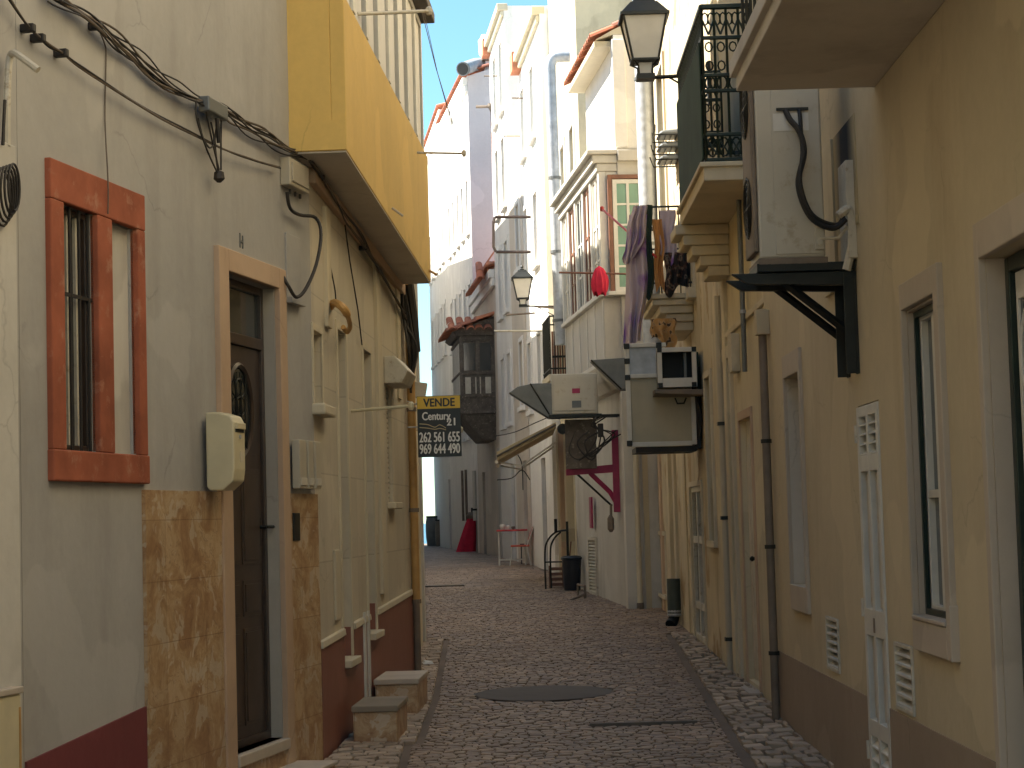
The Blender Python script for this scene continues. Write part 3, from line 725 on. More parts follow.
# for sale sign
SP = at(418.3, 457.5, 19.6); SW, SH = .427, .60
t = T('for_sale_sign', 'black and amber for sale sign hanging over the street with phone numbers', 'sign', SP, R(-1), 1)
t.part('board', MB().box(0, SW, -.012, .012, 0, SH), 'signblack', bevel=.003)
t.part('header_band', MB().box(.004, SW - .004, -.0165, -.0125, SH * .79, SH - .004), 'signyellow')
def text(th, s, x0, x1, z0, z1, y, mat, name='lettering', bold=0, parent=None):
    c = bpy.data.curves.new('t', 'FONT'); c.body = s; c.size = 1; c.extrude = 0; c.resolution_u = 4
    o = bpy.data.objects.new('t', c); COL.objects.link(o)
    bpy.context.view_layer.update()
    dg = bpy.context.evaluated_depsgraph_get()
    src = bpy.data.meshes.new_from_object(o.evaluated_get(dg))
    bpy.data.objects.remove(o)
    xs = [v.co.x for v in src.vertices]; ys = [v.co.y for v in src.vertices]
    V, Fs = [], []
    b_ = bold * .1
    for q, (dx, dz) in enumerate(((0, 0), (b_, 0), (-b_, 0), (0, b_ * .7), (0, -b_ * .7))):
        k0 = len(V)
        for v in src.vertices:
            V.append(((v.co.x - min(xs)) / (max(xs) - min(xs)) * (x1 - x0) + x0 + dx, y - q * .0002, (v.co.y - min(ys)) / (max(ys) - min(ys)) * (z1 - z0) + z0 + dz))
        for p in src.polygons: Fs.append(tuple(k0 + i for i in p.vertices))
    me = bpy.data.meshes.new(name); me.from_pydata(V, [], Fs); me.materials.append(M[mat])
    ob = bpy.data.objects.new(name, me); COL.objects.link(ob); ob.parent = parent or th.e
    return ob
text(t, 'VENDE', .065, .37, SH * .825, SH * .955, -.0172, 'signblack', bold=.035)
text(t, 'Century', .05, .325, SH * .565, SH * .735, -.0135, 'signwhite', bold=.028)
text(t, '21', .29, .37, SH * .51, SH * .63, -.014, 'signwhite', bold=.03)
text(t, '262 561 655', .018, .41, SH * .245, SH * .405, -.0135, 'signwhite', bold=.03)
text(t, '969 644 490', .018, .41, SH * .055, SH * .215, -.0135, 'signwhite', bold=.03)
sw_ = MB()
for dz in (0, -.035):
    pts = smoothpath([(.02, 0, SH * .55 + dz), (.1, 0, SH * .535 + dz), (.17, 0, SH * .49 + dz * .6), (.22, 0, SH * .525 + dz), (.28, 0, SH * .47 + dz * .5)], 6)
    for i in range(len(pts) - 1):
        p, q = pts[i], pts[i + 1]; sw_.quad((p[0], -.0137, p[2] - .006), (q[0], -.0137, q[2] - .006), (q[0], -.0137, q[2] + .003), (p[0], -.0137, p[2] + .003))
t.part('swoosh', sw_, 'signgold')
t.part('sign_bracket', MB().tube([(-.10, .02, SH * .5), (SW * .9, .02, SH * .5)], .008, 6).tube([(-.1, .02, SH * .93), (.1, .02, SH * .8)], .005, 5), 'galv')

# doorstep blocks
def step(px0, py, px1, Yf, h, ln, label, slant):
    p0 = at(px0, py, Yf); p1 = at(px1, py, Yf)
    g0 = p0.z; W_ = p1.x - p0.x
    t = T('doorstep_block', label, 'step', (p0.x, Yf, g0), -math.atan2(.043, 1), 1, 'marble steps by the beige house')
    t.part('base', MB().box(-.01, W_ - .01, 0, ln, -.15, h - .045), 'marble', bevel=.006)
    t.part('tread', MB().box(-.02, W_, -.02, ln + .01, h - .045, h), slant, bevel=.008)
step(355, 742, 399, 14.5, .255, .75, 'darker marble step block nearest, with worn grey tread', 'worntread')
step(377, 713, 420, 16.3, .27, .85, 'marble step block with a pale cream tread, behind the darker one', 'stone')
p = at(262, 766, 13.0)
t = T('doorstep_block', 'low front doorstep slab below the dark door', 'step', (WG.world(da0, 0, 0).x + .3, 12.95, gz(13)), WG.rot - R(90) + R(90), 1)
t.e.location = WG.world(da1 - .75, 0, gz(13) - .0); t.e.rotation_euler.z = WG.rot
t.part('base', MB().box(0, .95, -.28, -.02, -.1, .075), 'marble', bevel=.006)
t.part('tread', MB().box(-.01, .96, -.3, -.02, .075, .1), 'stone', bevel=.006)

# next left houses
c = WC.thing('plastered_house', 'narrow cream plastered house just beyond the yellow balcony', 'house')
c.part('wall', house_shell(WC, 0, WC.L, 9.6, []), 'cream')
c.part('corner_pilaster', MB().box(WC.L - .3, WC.L - .002, -.01, .035, -.2, 9.4), 'whitedirty', bevel=.01)
t = T('floodlight', 'small white floodlight bracketed beside the ochre drainpipe', 'floodlight', at(418, 395, 21.0))
t.part('housing', MB().hexa([(-.07, -.06, -.02), (.07, -.06, -.05), (.07, .1, -.05), (-.07, .1, -.02), (-.04, -.06, .14), (.1, -.06, .12), (.1, .1, .12), (-.04, .1, .14)]), 'wdirty', bevel=.006)
t.part('bracket', MB().tube([(.04, 0, -.05), (.03, 0, -.09), (-.16, 0, -.09)], .01, 6), 'galv')
Wl1 = Wall(-1.35, 24.1, -2.62, 45, 'L'); Wl2 = Wall(-2.62, 45.1, -4.7, 78, 'L')
for w, H, lab in ((Wl1, 9.3, 'plain cream row of houses hidden behind the left corner'), (Wl2, 12.6, 'tall pale houses at the far left end of the street')):
    hh = w.thing('row_house', lab, 'house'); ops = []
    k = 1.2
    while k < w.L - 1.5:
        for zz in (4.0, 7.0, 10.0):
            if zz + 1.5 < H: ops.append((k, k + .9, zz, zz + 1.5, .15))
        k += 2.6
    hh.part('wall', house_shell(w, 0, w.L, H, ops), 'white')
    for o in ops: simple_window(hh, *o[:4], .14)
wl0 = Wall(-3.0, -8, -2.9, 5.2, 'L')
hh = wl0.thing('row_house', 'pale house behind the viewpoint on the left', 'house'); hh.part('wall', house_shell(wl0, 0, wl0.L, 9, []), 'white')
wr0 = Wall(2.0, -8, 1.95, 3.9, 'R')
hh = wr0.thing('row_house', 'ochre house behind the viewpoint on the right', 'house'); hh.part('wall', house_shell(wr0, 0, wr0.L, 8, []), 'ochre')

# ================================================================== R1: ochre house
r = WR.thing('ochre_house', 'near ochre plastered house with brown base, white louvred door and balcony slab', 'house')
w1 = (WR.S(944, 420), WR.S(911, 420), WR.Z(914, 617), WR.Z(906, 311)); 
w1 = (min(w1[0], w1[1]), max(w1[0], w1[1]), w1[2], w1[3])
d1 = (WR.S(1003, 400) - 1.15, WR.S(991, 400), .02, WR.Z(986, 258))
d2 = (WR.S(882.5, 500), WR.S(861.5, 500), -.08, WR.Z(856, 407))
n1 = (WR.S(805, 480), WR.S(790, 480), WR.Z(791, 583), WR.Z(786.5, 379))
v1 = (WR.S(840, 650), WR.S(828, 650), WR.Z(827, 668), WR.Z(826, 615))
v2 = (WR.S(914.5, 680), WR.S(897, 680), WR.Z(899, 709), WR.Z(897, 641))
ops = [w1 + (.11,), d1 + (.13,), d2 + (.03,), n1 + (.16,), v1 + (.06,), v2 + (.06,)]
r.part('wall', house_shell(WR, 0, WR.L, 10.2, ops), 'ochre')
PZ = .55
for (a, b_) in ((d1[1] + .14, d2[0] - .003), (d2[1] + .003, WR.L - .01)):
    mb = MB()
    vs_ = [v for v in (v1, v2) if a < v[0] < b_ and v[2] < PZ]
    if vs_:
        v = vs_[0]
        mb.box(a, v[0] - .002, -.01, .008, -.4, PZ).box(v[1] + .002, b_, -.01, .008, -.4, PZ).box(v[0] - .002, v[1] + .002, -.01, .008, -.4, v[2] - .002)
    else: mb.box(a, b_, -.01, .008, -.4, PZ)
    r.part('plinth', mb, 'ochreplinth')
r.part('plinth', MB().box(0, d1[0] - .16, -.01, .008, -.4, PZ), 'ochreplinth')
# window
mb = MB().box(w1[0] - .10, w1[0], -.01, .03, w1[2] - .15, w1[3] + .13).box(w1[1], w1[1] + .03, -.01, .03, w1[2] - .15, w1[3] + .13).box(w1[0], w1[1], -.01, .03, w1[3], w1[3] + .13).box(w1[0], w1[1], -.01, .032, w1[2] - .15, w1[2] - .002).box(w1[0] - .13, w1[0] - .10, -.01, .04, w1[2] - .15, w1[2] + .1)
r.part('window_surround', mb, 'stone', bevel=.006)
r.part('reveal', MB().box(w1[1] - .012, w1[1] - .001, -.11, -.002, w1[2] + .002, w1[3] - .002).box(w1[0] + .01, w1[1] - .013, -.11, -.002, w1[3] - .012, w1[3] - .002), 'stone')
r.part('sill', MB().box(w1[0] + .003, w1[1] - .013, -.11, .04, w1[2] - .0, w1[2] + .02), 'stone', bevel=.005)
def leafs(th, o, d, bar, wood='wpaint', gl='glass'):
    fr = frame_mb(o[0] + .005, o[1] - .014, o[2] + .022, o[3] - .014, .045, -d, -d + .05)
    c = (o[0] + o[1]) / 2
    fr.box(c - .05, c + .05, -d + .003, -d + .055, o[2] + .065, o[3] - .06)
    for z in bar: fr.box(o[0] + .05, o[1] - .059, -d + .004, -d + .048, z - .02, z + .02)
    f = th.part('window', fr, wood, bevel=.004)
    th.part('pane', MB().box(o[0] + .03, o[1] - .04, -d - .01, -d + .015, o[2] + .04, o[3] - .04), gl, f)
    return f
r.part('window_seal', frame_mb(w1[0] + .002, w1[1] - .0125, w1[2] + .021, w1[3] - .0125, .03, -.05, -.03), 'greeniron')  # dark strip stands in for the shaded gap between reveal and white frame
leafs(r, w1, .105, [w1[2] + (w1[3] - w1[2]) * .4])
# big door at the right edge
mb = MB().box(d1[0] - .15, d1[0], -.01, .03, -.3, d1[3] + .15).box(d1[1], d1[1] + .07, -.01, .03, -.3, d1[3] + .15).box(d1[0], d1[1], -.01, .03, d1[3], d1[3] + .15)
r.part('door_surround', mb, 'stonepink' if False else 'stone', bevel=.006)
r.part('reveal', MB().box(d1[1] - .012, d1[1] - .001, -.13, -.002, d1[2], d1[3] - .002), 'stone')
fr = frame_mb(d1[0] + .005, d1[1] - .014, d1[2] + .005, d1[3] - .005, .06, -.13, -.075)
dd = r.part('door_frame', fr, 'greeniron', bevel=.004)
x0, x1 = d1[0] + .07, d1[1] - .08
mid = (x0 + x1) / 2
for (u0, u1) in ((x0, mid - .004), (mid + .004, x1)):
    lf_ = MB().box(u0, u1, -.125, -.10, d1[2] + .02, d1[3] - .07)
    zt = d1[3] - .07
    for (q0, q1) in ((.06, .7), (.78, 1.25)):
        lf_.box(u0 + .07, u1 - .07, -.1, -.092, q0, q1)
        lf_.ring(((u0 + u1) / 2, -.09, (q0 + q1) / 2), (u1 - u0) / 2 - .09, (q1 - q0) / 2 - .04, .008, n=20)
    L_ = r.part('door', lf_, 'wpaint', bevel=.003)
    r.part('pane', MB().box(u0 + .09, u1 - .09, -.099, -.09, 1.35, zt - .1), 'glass', L_)
    pf = frame_mb(u0 + .08, u1 - .08, 1.34, zt - .09, .03, -.1, -.08)
    pf.ring(((u0 + u1) / 2, -.083, zt - .35), (u1 - u0) / 2 - .13, .2, .012, n=20).box((u0 + u1) / 2 - .012, (u0 + u1) / 2 + .012, -.098, -.082, 1.37, zt - .55)
    r.part('glass_moulding', pf, 'wpaint', L_, bevel=.003)
r.part('door_knob', MB().lathe((mid + .05, -.1, 1.1), [(.012, 0), (.012, .03), (.03, .04), (.028, .065), (.01, .075)], 12, 1), 'brownpipe', dd, smooth=True)
# louvred door
a0, a1, z0, z1 = d2; a0 += .004; a1 -= .004
w_ = a1 - a0; hT = z1 - .01
def zy(f): return z1 - (z1 - z0) * f
mb = MB().box(a0, a0 + .06, -.03, .012, z0, hT).box(a1 - .06, a1, -.03, .012, z0, hT).box((a0 + a1) / 2 - .03, (a0 + a1) / 2 + .03, -.03, .012, z0, hT)
for f0, f1 in ((0, .03), (.125, .165), (.50, .565), (.77, .81), (.97, 1.0)):
    for (u0, u1) in ((a0 + .06, (a0 + a1) / 2 - .03), ((a0 + a1) / 2 + .03, a1 - .06)): mb.box(u0, u1, -.03, .011, zy(f1), zy(f0) - (.01 if f0 == 0 else 0))
ld = r.part('door', mb, 'wpaint', bevel=.003, label='slim white door with louvres at top and bottom')
mb = MB()
for (u0, u1) in ((a0 + .06, (a0 + a1) / 2 - .03), ((a0 + a1) / 2 + .03, a1 - .06)):
    for (f0, f1, n_) in ((.03, .125, 4), (.81, .97, 5)):
        mb = MB()
        for k in range(n_):
            zc = zy(f1) + (zy(f0) - zy(f1)) * (k + .5) / n_; hh_ = (zy(f0) - zy(f1)) / n_
            mb.hexa([(u0, -.025, zc - hh_ * .1), (u1, -.025, zc - hh_ * .1), (u1, .008, zc - hh_ * .45), (u0, .008, zc - hh_ * .45), (u0, -.025, zc + .0), (u1, -.025, zc + .0), (u1, .008, zc - hh_ * .33), (u0, .008, zc - hh_ * .33)])
        r.part('louvres', mb, 'wpaint', ld)

mb = MB()
for (u0, u1) in ((a0 + .085, (a0 + a1) / 2 - .055), ((a0 + a1) / 2 + .055, a1 - .085)):
    mb.box(u0 - .02, u1 - .025, -.030, -.012, zy(.495), zy(.17)).box(u0 - .02, u1 - .025, -.030, -.012, zy(.765), zy(.57))
r.part('door_panels', mb, 'wdirty', ld, bevel=.003)
mb = MB()
for (u0, u1) in ((a0 + .06, (a0 + a1) / 2 - .03), ((a0 + a1) / 2 + .03, a1 - .06)): mb.box(u0, u1, -.034, -.031, z0, hT)
r.part('panel_backing', mb, 'rubber', ld)
for f in (.07, .5, .85): r.part('hinge', MB().tube([(a1 + .005, .015, zy(f) - .05), (a1 + .005, .015, zy(f) + .05)], .012, 8), 'wdirty', ld)
r.part('keyhole_plate', MB().box((a0 + a1) / 2 - .02, (a0 + a1) / 2 + .02, .012, .016, zy(.555), zy(.52)), 'brownpipe', ld)
# niche window and vents
mb = MB().box(n1[0] - .06, n1[0], -.01, .025, n1[2] - .18, n1[3] + .16).box(n1[1], n1[1] + .03, -.01, .025, n1[2] - .18, n1[3] + .16).box(n1[0], n1[1], -.01, .025, n1[3], n1[3] + .16).box(n1[0], n1[1], -.01, .027, n1[2] - .18, n1[2])
r.part('window_surround', mb, 'stone', bevel=.006)
r.part('reveal', MB().box(n1[1] - .012, n1[1] - .001, -.16, -.002, n1[2] + .002, n1[3] - .002), 'soffit')
leafs(r, n1, .16, [1.6, 2.1])
for v in (v1, v2):
    f = r.part('vent', frame_mb(v[0] + .003, v[1] - .003, v[2] + .003, v[3] - .003, .02, -.06, .012), 'wdirty', bevel=.002)
    mb = MB(); n_ = 6; hh_ = (v[3] - v[2] - .04) / n_
    for k in range(n_):
        zc = v[2] + .02 + hh_ * k
        mb.hexa([(v[0] + .02, -.05, zc + hh_ * .55), (v[1] - .02, -.05, zc + hh_ * .55), (v[1] - .02, .008, zc + .004), (v[0] + .02, .008, zc + .004), (v[0] + .02, -.05, zc + hh_ * .68), (v[1] - .02, -.05, zc + hh_ * .68), (v[1] - .02, .008, zc + .016), (v[0] + .02, .008, zc + .016)])
    r.part('vent_slats', mb, 'wpaint', f)
    r.part('vent_back', MB().box(v[0] + .004, v[1] - .004, -.0655, -.058, v[2] + .004, v[3] - .004), 'rubber', f)
# balcony slab above
SA1 = 10.4 - 4.0
r.part('balcony_slab', MB().box(-.5, SA1, .0, .73, 3.815, 3.96).box(-.52, SA1 + .02, .60, .76, 3.89, 3.975), 'soffit', bevel=.006)
rl = MB()
for k in range(40): rl.tube([(-.4 + k * .17, .7, 3.95), (-.4 + k * .17, .7, 4.9)], .009, 5)
rl.box(-.45, SA1 - .02, .68, .72, 4.9, 4.93).box(-.45, SA1 - .02, .69, .71, 4.02, 4.04)
r.part('balcony_railing', rl, 'iron')
# dark streak: strip of render, black in the middle, fading to sides and bottom
# conduit channel
cz0, cz1 = WR.Z(852, 262), WR.Z(850, 164)
r.part('cable_channel', MB().box(WR.S(856, 210), WR.S(848, 210), .0, .05, cz0, cz1), 'wdirty', bevel=.004)
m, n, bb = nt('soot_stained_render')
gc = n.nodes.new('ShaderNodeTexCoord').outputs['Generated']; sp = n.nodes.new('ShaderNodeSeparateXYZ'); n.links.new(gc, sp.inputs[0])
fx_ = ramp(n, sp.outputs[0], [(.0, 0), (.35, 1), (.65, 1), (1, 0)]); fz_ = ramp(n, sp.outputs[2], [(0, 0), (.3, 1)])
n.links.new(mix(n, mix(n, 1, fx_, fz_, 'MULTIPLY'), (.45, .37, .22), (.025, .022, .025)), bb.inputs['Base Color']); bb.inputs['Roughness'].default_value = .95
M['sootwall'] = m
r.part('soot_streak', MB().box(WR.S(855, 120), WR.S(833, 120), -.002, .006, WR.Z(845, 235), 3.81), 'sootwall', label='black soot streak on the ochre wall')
r.part('wall_strip', MB().box(WR.S(834, 150), WR.S(822, 150), -.002, .02, cz0 - .1, 3.81), 'cream', bevel=.004)

# AC bracket and AC unit
BZt = 1.6 + (511 - 275) / 2000 * 11.4
t = WR.thing('wall_bracket', 'black steel angle bracket under the big air conditioner', 'bracket', WR.S(857, 330), 0, BZt - .58)
top = .58
oxt = .64
for s_ in (-.02, .30):
    mb = MB().box(s_ - .03, s_ + .05, 0, .012, 0, top - .0).box(s_ - .03, s_ - .02, .012, .075, 0, top)
    t.part('upright', mb, 'iron', bevel=.003)
    mb = MB().hexa([(s_ - .025, .02, top - .08), (s_ + .025, .02, top - .08), (s_ + .025, oxt - .03, top - .06), (s_ - .025, oxt - .03, top - .06), (s_ - .025, .02, top - .0), (s_ + .025, .02, top), (s_ + .025, oxt + .06, top), (s_ - .025, oxt + .06, top)])
    t.part('arm', mb, 'iron', bevel=.003)
    t.part('brace', MB().tube([(s_, .03, .22), (s_, .42, top - .04)], .024, 4), 'iron')
mb = MB().box(-.08, .36, .02, .56, top + .002, top + .05)
t.part('tray', mb, 'iron', bevel=.004)
UZ = BZt + .06
a_n = WR.S(857, 330) - .04
t = WR.thing('air_conditioner', 'large beige outdoor air conditioner with black hoses on a black bracket', 'air conditioner', a_n, .12, UZ)
t.part('casing', MB().box(-.03, .42, .05, .42, .02, 1.28), 'acwhite', bevel=.012)
t.part('base_tray', MB().box(-.04, .43, .04, .43, -.02, .02), 'brownpipe', bevel=.004)
t.part('side_panel', MB().box(-.037, -.03, .06, .33, .04, 1.26), 'acwhite', bevel=.003)
t.part('front_grille', MB().box(-.01, .40, .421, .45, .06, 1.24), 'brownpipe', bevel=.008)
mb = MB()
for k in range(2):
    mb = MB().box(.02, .38, .452, .458, .335 + .58 * k, .345 + .58 * k).box(.195, .205, .452, .458, .16 + .58 * k, .52 + .58 * k)
    for rr in (.06, .1, .14, .17): mb.ring((.2, .455, .34 + .58 * k), rr, rr, .005, n=18)
    t.part('fan_guard', mb, 'iron')
pass
t.part('data_label', MB().box(-.0395, -.0372, .12, .32, .74, .84), 'wpaint')
mb = MB()
mb.tube(smoothpath([(-.04, .25, .86), (-.07, .23, .8), (-.09, .18, .72), (-.10, .16, .6), (-.10, .2, .42), (-.10, .14, .24), (-.10, .02, .17), (-.09, -.06, .22)], 6), .016, 8)
mb.tube(smoothpath([(-.04, .17, .86), (-.07, .17, .79), (-.08, .17, .7), (-.10, .17, .6), (-.115, .19, .42), (-.11, .13, .25), (-.09, .0, .19), (-.08, -.05, .24)], 6), .012, 8)
t.part('refrigerant_hoses', mb, 'rubber', smooth=True)
t.part('handle_rail', MB().box(-.052, -.036, .12, .30, .855, .87), 'iron')
mb = MB().box(-.06, -.037, .06, .11, .06, .26).lathe((-.06, .085, .1), [(.02, -.01), (.02, .012)], 8, 0).lathe((-.06, .085, .2), [(.02, -.01), (.02, .012)], 8, 0)
t.part('valve_block', mb, 'acwhite', bevel=.003)
t.part('elbow_hose', MB().tube(smoothpath([(-.08, -.02, .24), (-.07, -.08, .28), (-.06, -.1, .22), (-.05, -.1, .1), (-.04, -.06, -.06)], 5), .026, 8), 'wdirty', smooth=True)
t.part('valve_pipe', MB().tube([(-.06, .085, .12), (-.06, -.02, .12), (-.06, -.07, .18)], .011, 6), 'wdirty', smooth=True)

# downpipe with hopper at house joint
t = WR.thing('drainpipe', 'grey brown drainpipe with a square hopper between the ochre and cream houses', 'drainpipe', WR.L - .25, .05, gz(15.4))
g0 = gz(15.4)
zt_ = WR.Z(762, 340) - g0
t.part('pipe', MB().tube([(0, 0, -.02), (0, 0, zt_ + .02)], .032, 12), 'brownpipe', smooth=True)
t.part('hopper', MB().box(-.07, .07, -.05, .05, zt_, zt_ + .19), 'ochre', bevel=.006)
for z in (.5, 1.3, 2.1): t.part('clip', MB().lathe((0, 0, z), [(.042, 0), (.042, .03)], 10), 'iron')

# ================================================================== R2a: cream house
q = W2.thing('cream_house', 'cream plastered house with two recessed doors between the two drainpipes', 'house')
e1 = (W2.S(757, 560), W2.S(745, 560), W2.Z(745, 676), W2.Z(743, 420)); 
e2 = (W2.S(736, 480), W2.S(728.5, 480), .12, W2.Z(728, 360))
q.part('wall', house_shell(W2, 0, W2.L, 9.2, [e1 + (.1,), e2 + (.16,)]), 'cream')
q.part('door_surround', MB().box(e2[0] - .10, e2[0], -.01, .035, -.1, e2[3] + .12).box(e2[1], e2[1] + .08, -.01, .035, -.1, e2[3] + .12).box(e2[0], e2[1], -.01, .035, e2[3], e2[3] + .12), 'mould', bevel=.006)
q.part('door', MB().box(e2[0] + .003, e2[1] - .003, -.16, -.12, e2[2], e2[3] - .003), 'brownpipe', bevel=.004)
q.part('door_surround', MB().box(e1[0] - .06, e1[0], -.01, .02, -.1, e1[3] + .08).box(e1[1], e1[1] + .05, -.01, .02, -.1, e1[3] + .08).box(e1[0], e1[1], -.01, .02, e1[3], e1[3] + .08), 'stonepink', bevel=.005)
dq = q.part('door', MB().box(e1[0] + .003, e1[1] - .003, -.1, -.05, e1[2], e1[3] - .003).box(e1[0] + .06, (e1[0] + e1[1]) / 2 - .03, -.05, -.04, e1[2] + .1, e1[3] - .25).box((e1[0] + e1[1]) / 2 + .03, e1[1] - .06, -.05, -.04, e1[2] + .1, e1[3] - .25), 'wdirty', bevel=.004)
q.part('door_knob', MB().lathe(((e1[0] + e1[1]) / 2, -.04, 1.2), [(.01, 0), (.025, .03), (.01, .05)], 8, 1), 'iron', dq)
q.part('step', MB().box(e1[0] - .1, e1[1] + .1, .0, .12, -.2, gz(16.2) + .05), 'stone', bevel=.01)
q.part('string_course', MB().box(.0, W2.L - .01, -.01, .03, 3.25, 3.3), 'mould', bevel=.006)
q.part('corner_pilaster', MB().box(W2.L - .26, W2.L - .003, -.01, .04, -.1, 9.1), 'cream', bevel=.008)
q.part('wall_box', MB().box(W2.S(741, 380), W2.S(737.5, 380), 0, .08, W2.Z(738, 373), W2.Z(738, 334)), 'mould', bevel=.006)
# green iron balcony
bz = W2.Z(760, 160) * 0 + 4.42
G0, G1, GO = .5, 3.0, .44
q.part('balcony_slab', MB().box(G0, G1, 0, GO, bz - .14, bz).box(G0 - .03, G1 + .03, 0, GO + .03, bz - .03, bz + .01), 'mould', bevel=.008)
def iron_panel(mb, p0, ax, W_, z0, H_):
    """ornate cast railing panel; ax 0: along a at fixed b, 1: along b at fixed a"""
    def P(u, z): return (p0[0] + u, p0[1], z) if ax == 0 else (p0[0], p0[1] + u, z)
    def bar(u0, u1, za, zb_, r=.012):
        r = r * 1.3
        mb.tube([P(u0, za), P(u1, zb_)], r, 5)
    for f in (0.02, .18, .46, .56, .80, 1.0): bar(0, W_, z0 + H_ * f, z0 + H_ * f, .014 if f < 1 else .02)
    n_ = max(2, int(round(W_ / .11)))
    for k in range(n_ + 1):
        u = W_ * k / n_; bar(u, u, z0, z0 + H_, .009)
    pl = 'ac' if ax == 0 else 'bc'
    st = W_ / n_
    for k in range(n_):
        u = st * (k + .5)
        c = P(u, z0 + H_ * .90)
        for dx in (-.25, .25):
            cc = P(u + dx * st, z0 + H_ * .92); mb.ring(cc, st * .26, H_ * .04, .007, pl, 4, 8)
        bar(u - st * .45, u, z0 + H_ * .91, z0 + H_ * .82, .007); bar(u + st * .45, u, z0 + H_ * .91, z0 + H_ * .82, .007)
        mb.ring(P(u, z0 + H_ * .51), st * .4, H_ * .045, .007, pl, 4, 10)
        mb.ring(P(u, z0 + H_ * .10), st * .42, H_ * .06, .008, pl, 4, 10)
        bar(u - st * .4, u + st * .4, z0 + H_ * .05, z0 + H_ * .15, .006); bar(u + st * .4, u - st * .4, z0 + H_ * .05, z0 + H_ * .15, .006)
        mb.ring(P(u, z0 + H_ * .62), st * .3, H_ * .03, .007, pl, 4, 8); mb.ring(P(u, z0 + H_ * .74), st * .3, H_ * .03, .007, pl, 4, 8)
    return mb
mb = MB(); iron_panel(mb, (G0 + .03, .02), 1, GO - .05, bz + .01, 1.28); iron_panel(mb, (G1 - .03, .02), 1, GO - .05, bz + .01, 1.28); iron_panel(mb, (G0 + .03, GO - .03), 0, G1 - G0 - .06, bz + .01, 1.28)
ir = q.part('balcony_railing', mb, 'greeniron')
q.part('railing_cloth', MB().box(G0 + .05, G1 - .05, GO - .008, GO + .002, bz + .05, bz + 1.0), 'greencloth', ir)
# stepped corbel under its far end
mb = MB(); zc = bz - .142
for k in range(5):
    a_ = G1 + .0 - .0
    mb.box(G1 - .12 + .02 * k, G1 + .48, 0.0, GO + .06 - .075 * k, zc - .095 * (k + 1), zc - .095 * k - .002)
q.part('corbel', mb, 'mould', bevel=.012)
t = W2.thing('drainpipe', 'thin pale grey pipe ending half way down the cream house', 'drainpipe', W2.S(750, 350), .05, W2.Z(750, 372))
t.part('pipe', MB().tube([(0, 0, 0), (0, 0, 1.9)], .022, 8), 'greymetal', smooth=True)
t.part('clip', MB().lathe((0, 0, .5), [(.03, 0), (.03, .03)], 8), 'galv')
t = W3.thing('drainpipe', 'pale pipe with dark clips running full height where the two cream houses meet', 'drainpipe', .12, .05, gz(19.1))
t.part('pipe', MB().tube([(0, 0, 0), (0, 0, 3.6)], .035, 8), 'plastic', smooth=True)
for z in (.3, 1.45, 2.35): t.part('clip', MB().box(-.045, .045, -.04, .045, z, z + .035), 'iron')

# ================================================================== R2b: old cream house
h3 = W3.thing('old_cream_house', 'worn cream house with a white double door, its small balcony hung with cloths', 'house')
f1 = (W3.S(704.5, 560), W3.S(693, 560), gz(22.5) + .02, W3.Z(692, 487))
f2 = (W3.S(714.5, 460), W3.S(709, 460), W3.Z(711, 540), W3.Z(708, 378))
f3 = (W3.S(667, 570), W3.S(659, 570), W3.Z(661, 592), W3.Z(659, 535))
u1 = (3.0, 3.9, 4.1, 6.3); u2 = (6.3, 7.3, 5.2, 7.4)
h3.part('wall', house_shell(W3, 0, W3.L, 9.7, [f1 + (.05,), f2 + (.12,), f3 + (.08,), u1 + (.12,), u2 + (.12,)]), 'creamold')
h3.part('corner_pilaster', MB().box(.2, W3.S(722, 560), -.01, .03, -.1, 3.4), 'cream', bevel=.006)
h3.part('window_surround', surround(*f2, .07, .03), 'mould', bevel=.005)
leafs(h3, f2, .12, [2.0])
dr = h3.part('door', frame_mb(f1[0] + .003, f1[1] - .003, f1[2], f1[3] - .003, .06, -.05, -.005), 'wdirty', bevel=.003)
c_ = (f1[0] + f1[1]) / 2
mb = MB().box(c_ - .05, c_ + .05, -.05, .0, f1[2], f1[3] - .07)
for z in (f1[2] + .35, f1[2] + 1.1, f1[2] + 1.7): mb.box(f1[0] + .065, c_ - .052, -.05, -.01, z, z + .08).box(c_ + .052, f1[1] - .065, -.05, -.01, z, z + .08)
h3.part('door_rails', mb, 'wdirty', dr)
h3.part('pane', MB().box(f1[0] + .05, f1[1] - .05, -.052, -.04, f1[2] + .05, f1[3] - .05), 'glass', dr)
h3.part('door_surround', MB().box(f1[0] - .06, f1[0], -.01, .02, -.1, f1[3] + .06).box(f1[1], f1[1] + .06, -.01, .02, -.1, f1[3] + .06).box(f1[0], f1[1], -.01, .02, f1[3], f1[3] + .06), 'mould')
h3.part('shutter', MB().box(f3[0] + .01, f3[1] - .01, -.08, -.04, f3[2], f3[3]), 'plastic')
h3.part('window_surround', surround(*f3, .06, .025), 'mould', bevel=.004)
simple_window(h3, *u1, .12, 'wpaint', 'glass', True, 2, 'mould'); simple_window(h3, *u2, .12, 'wpaint', 'glass', True, 2, 'mould')
for px, wd_, mt, of, zt in ((649, .10, 'mould', .05, 3.2), (655, .14, 'stonepink', .03, 3.1), (669, .12, 'cream', .05, 3.6), (674, .1, 'mould', .04, 3.3), (683, .16, 'ochre', .02, 2.6)):
    a = W3.S(px + 4, 540) if px > 660 else W3.S(px + 8, 540)
    h3.part('pilaster_strip', MB().box(a - wd_, a + wd_, -.01, of, -.1, zt), mt, bevel=.006)
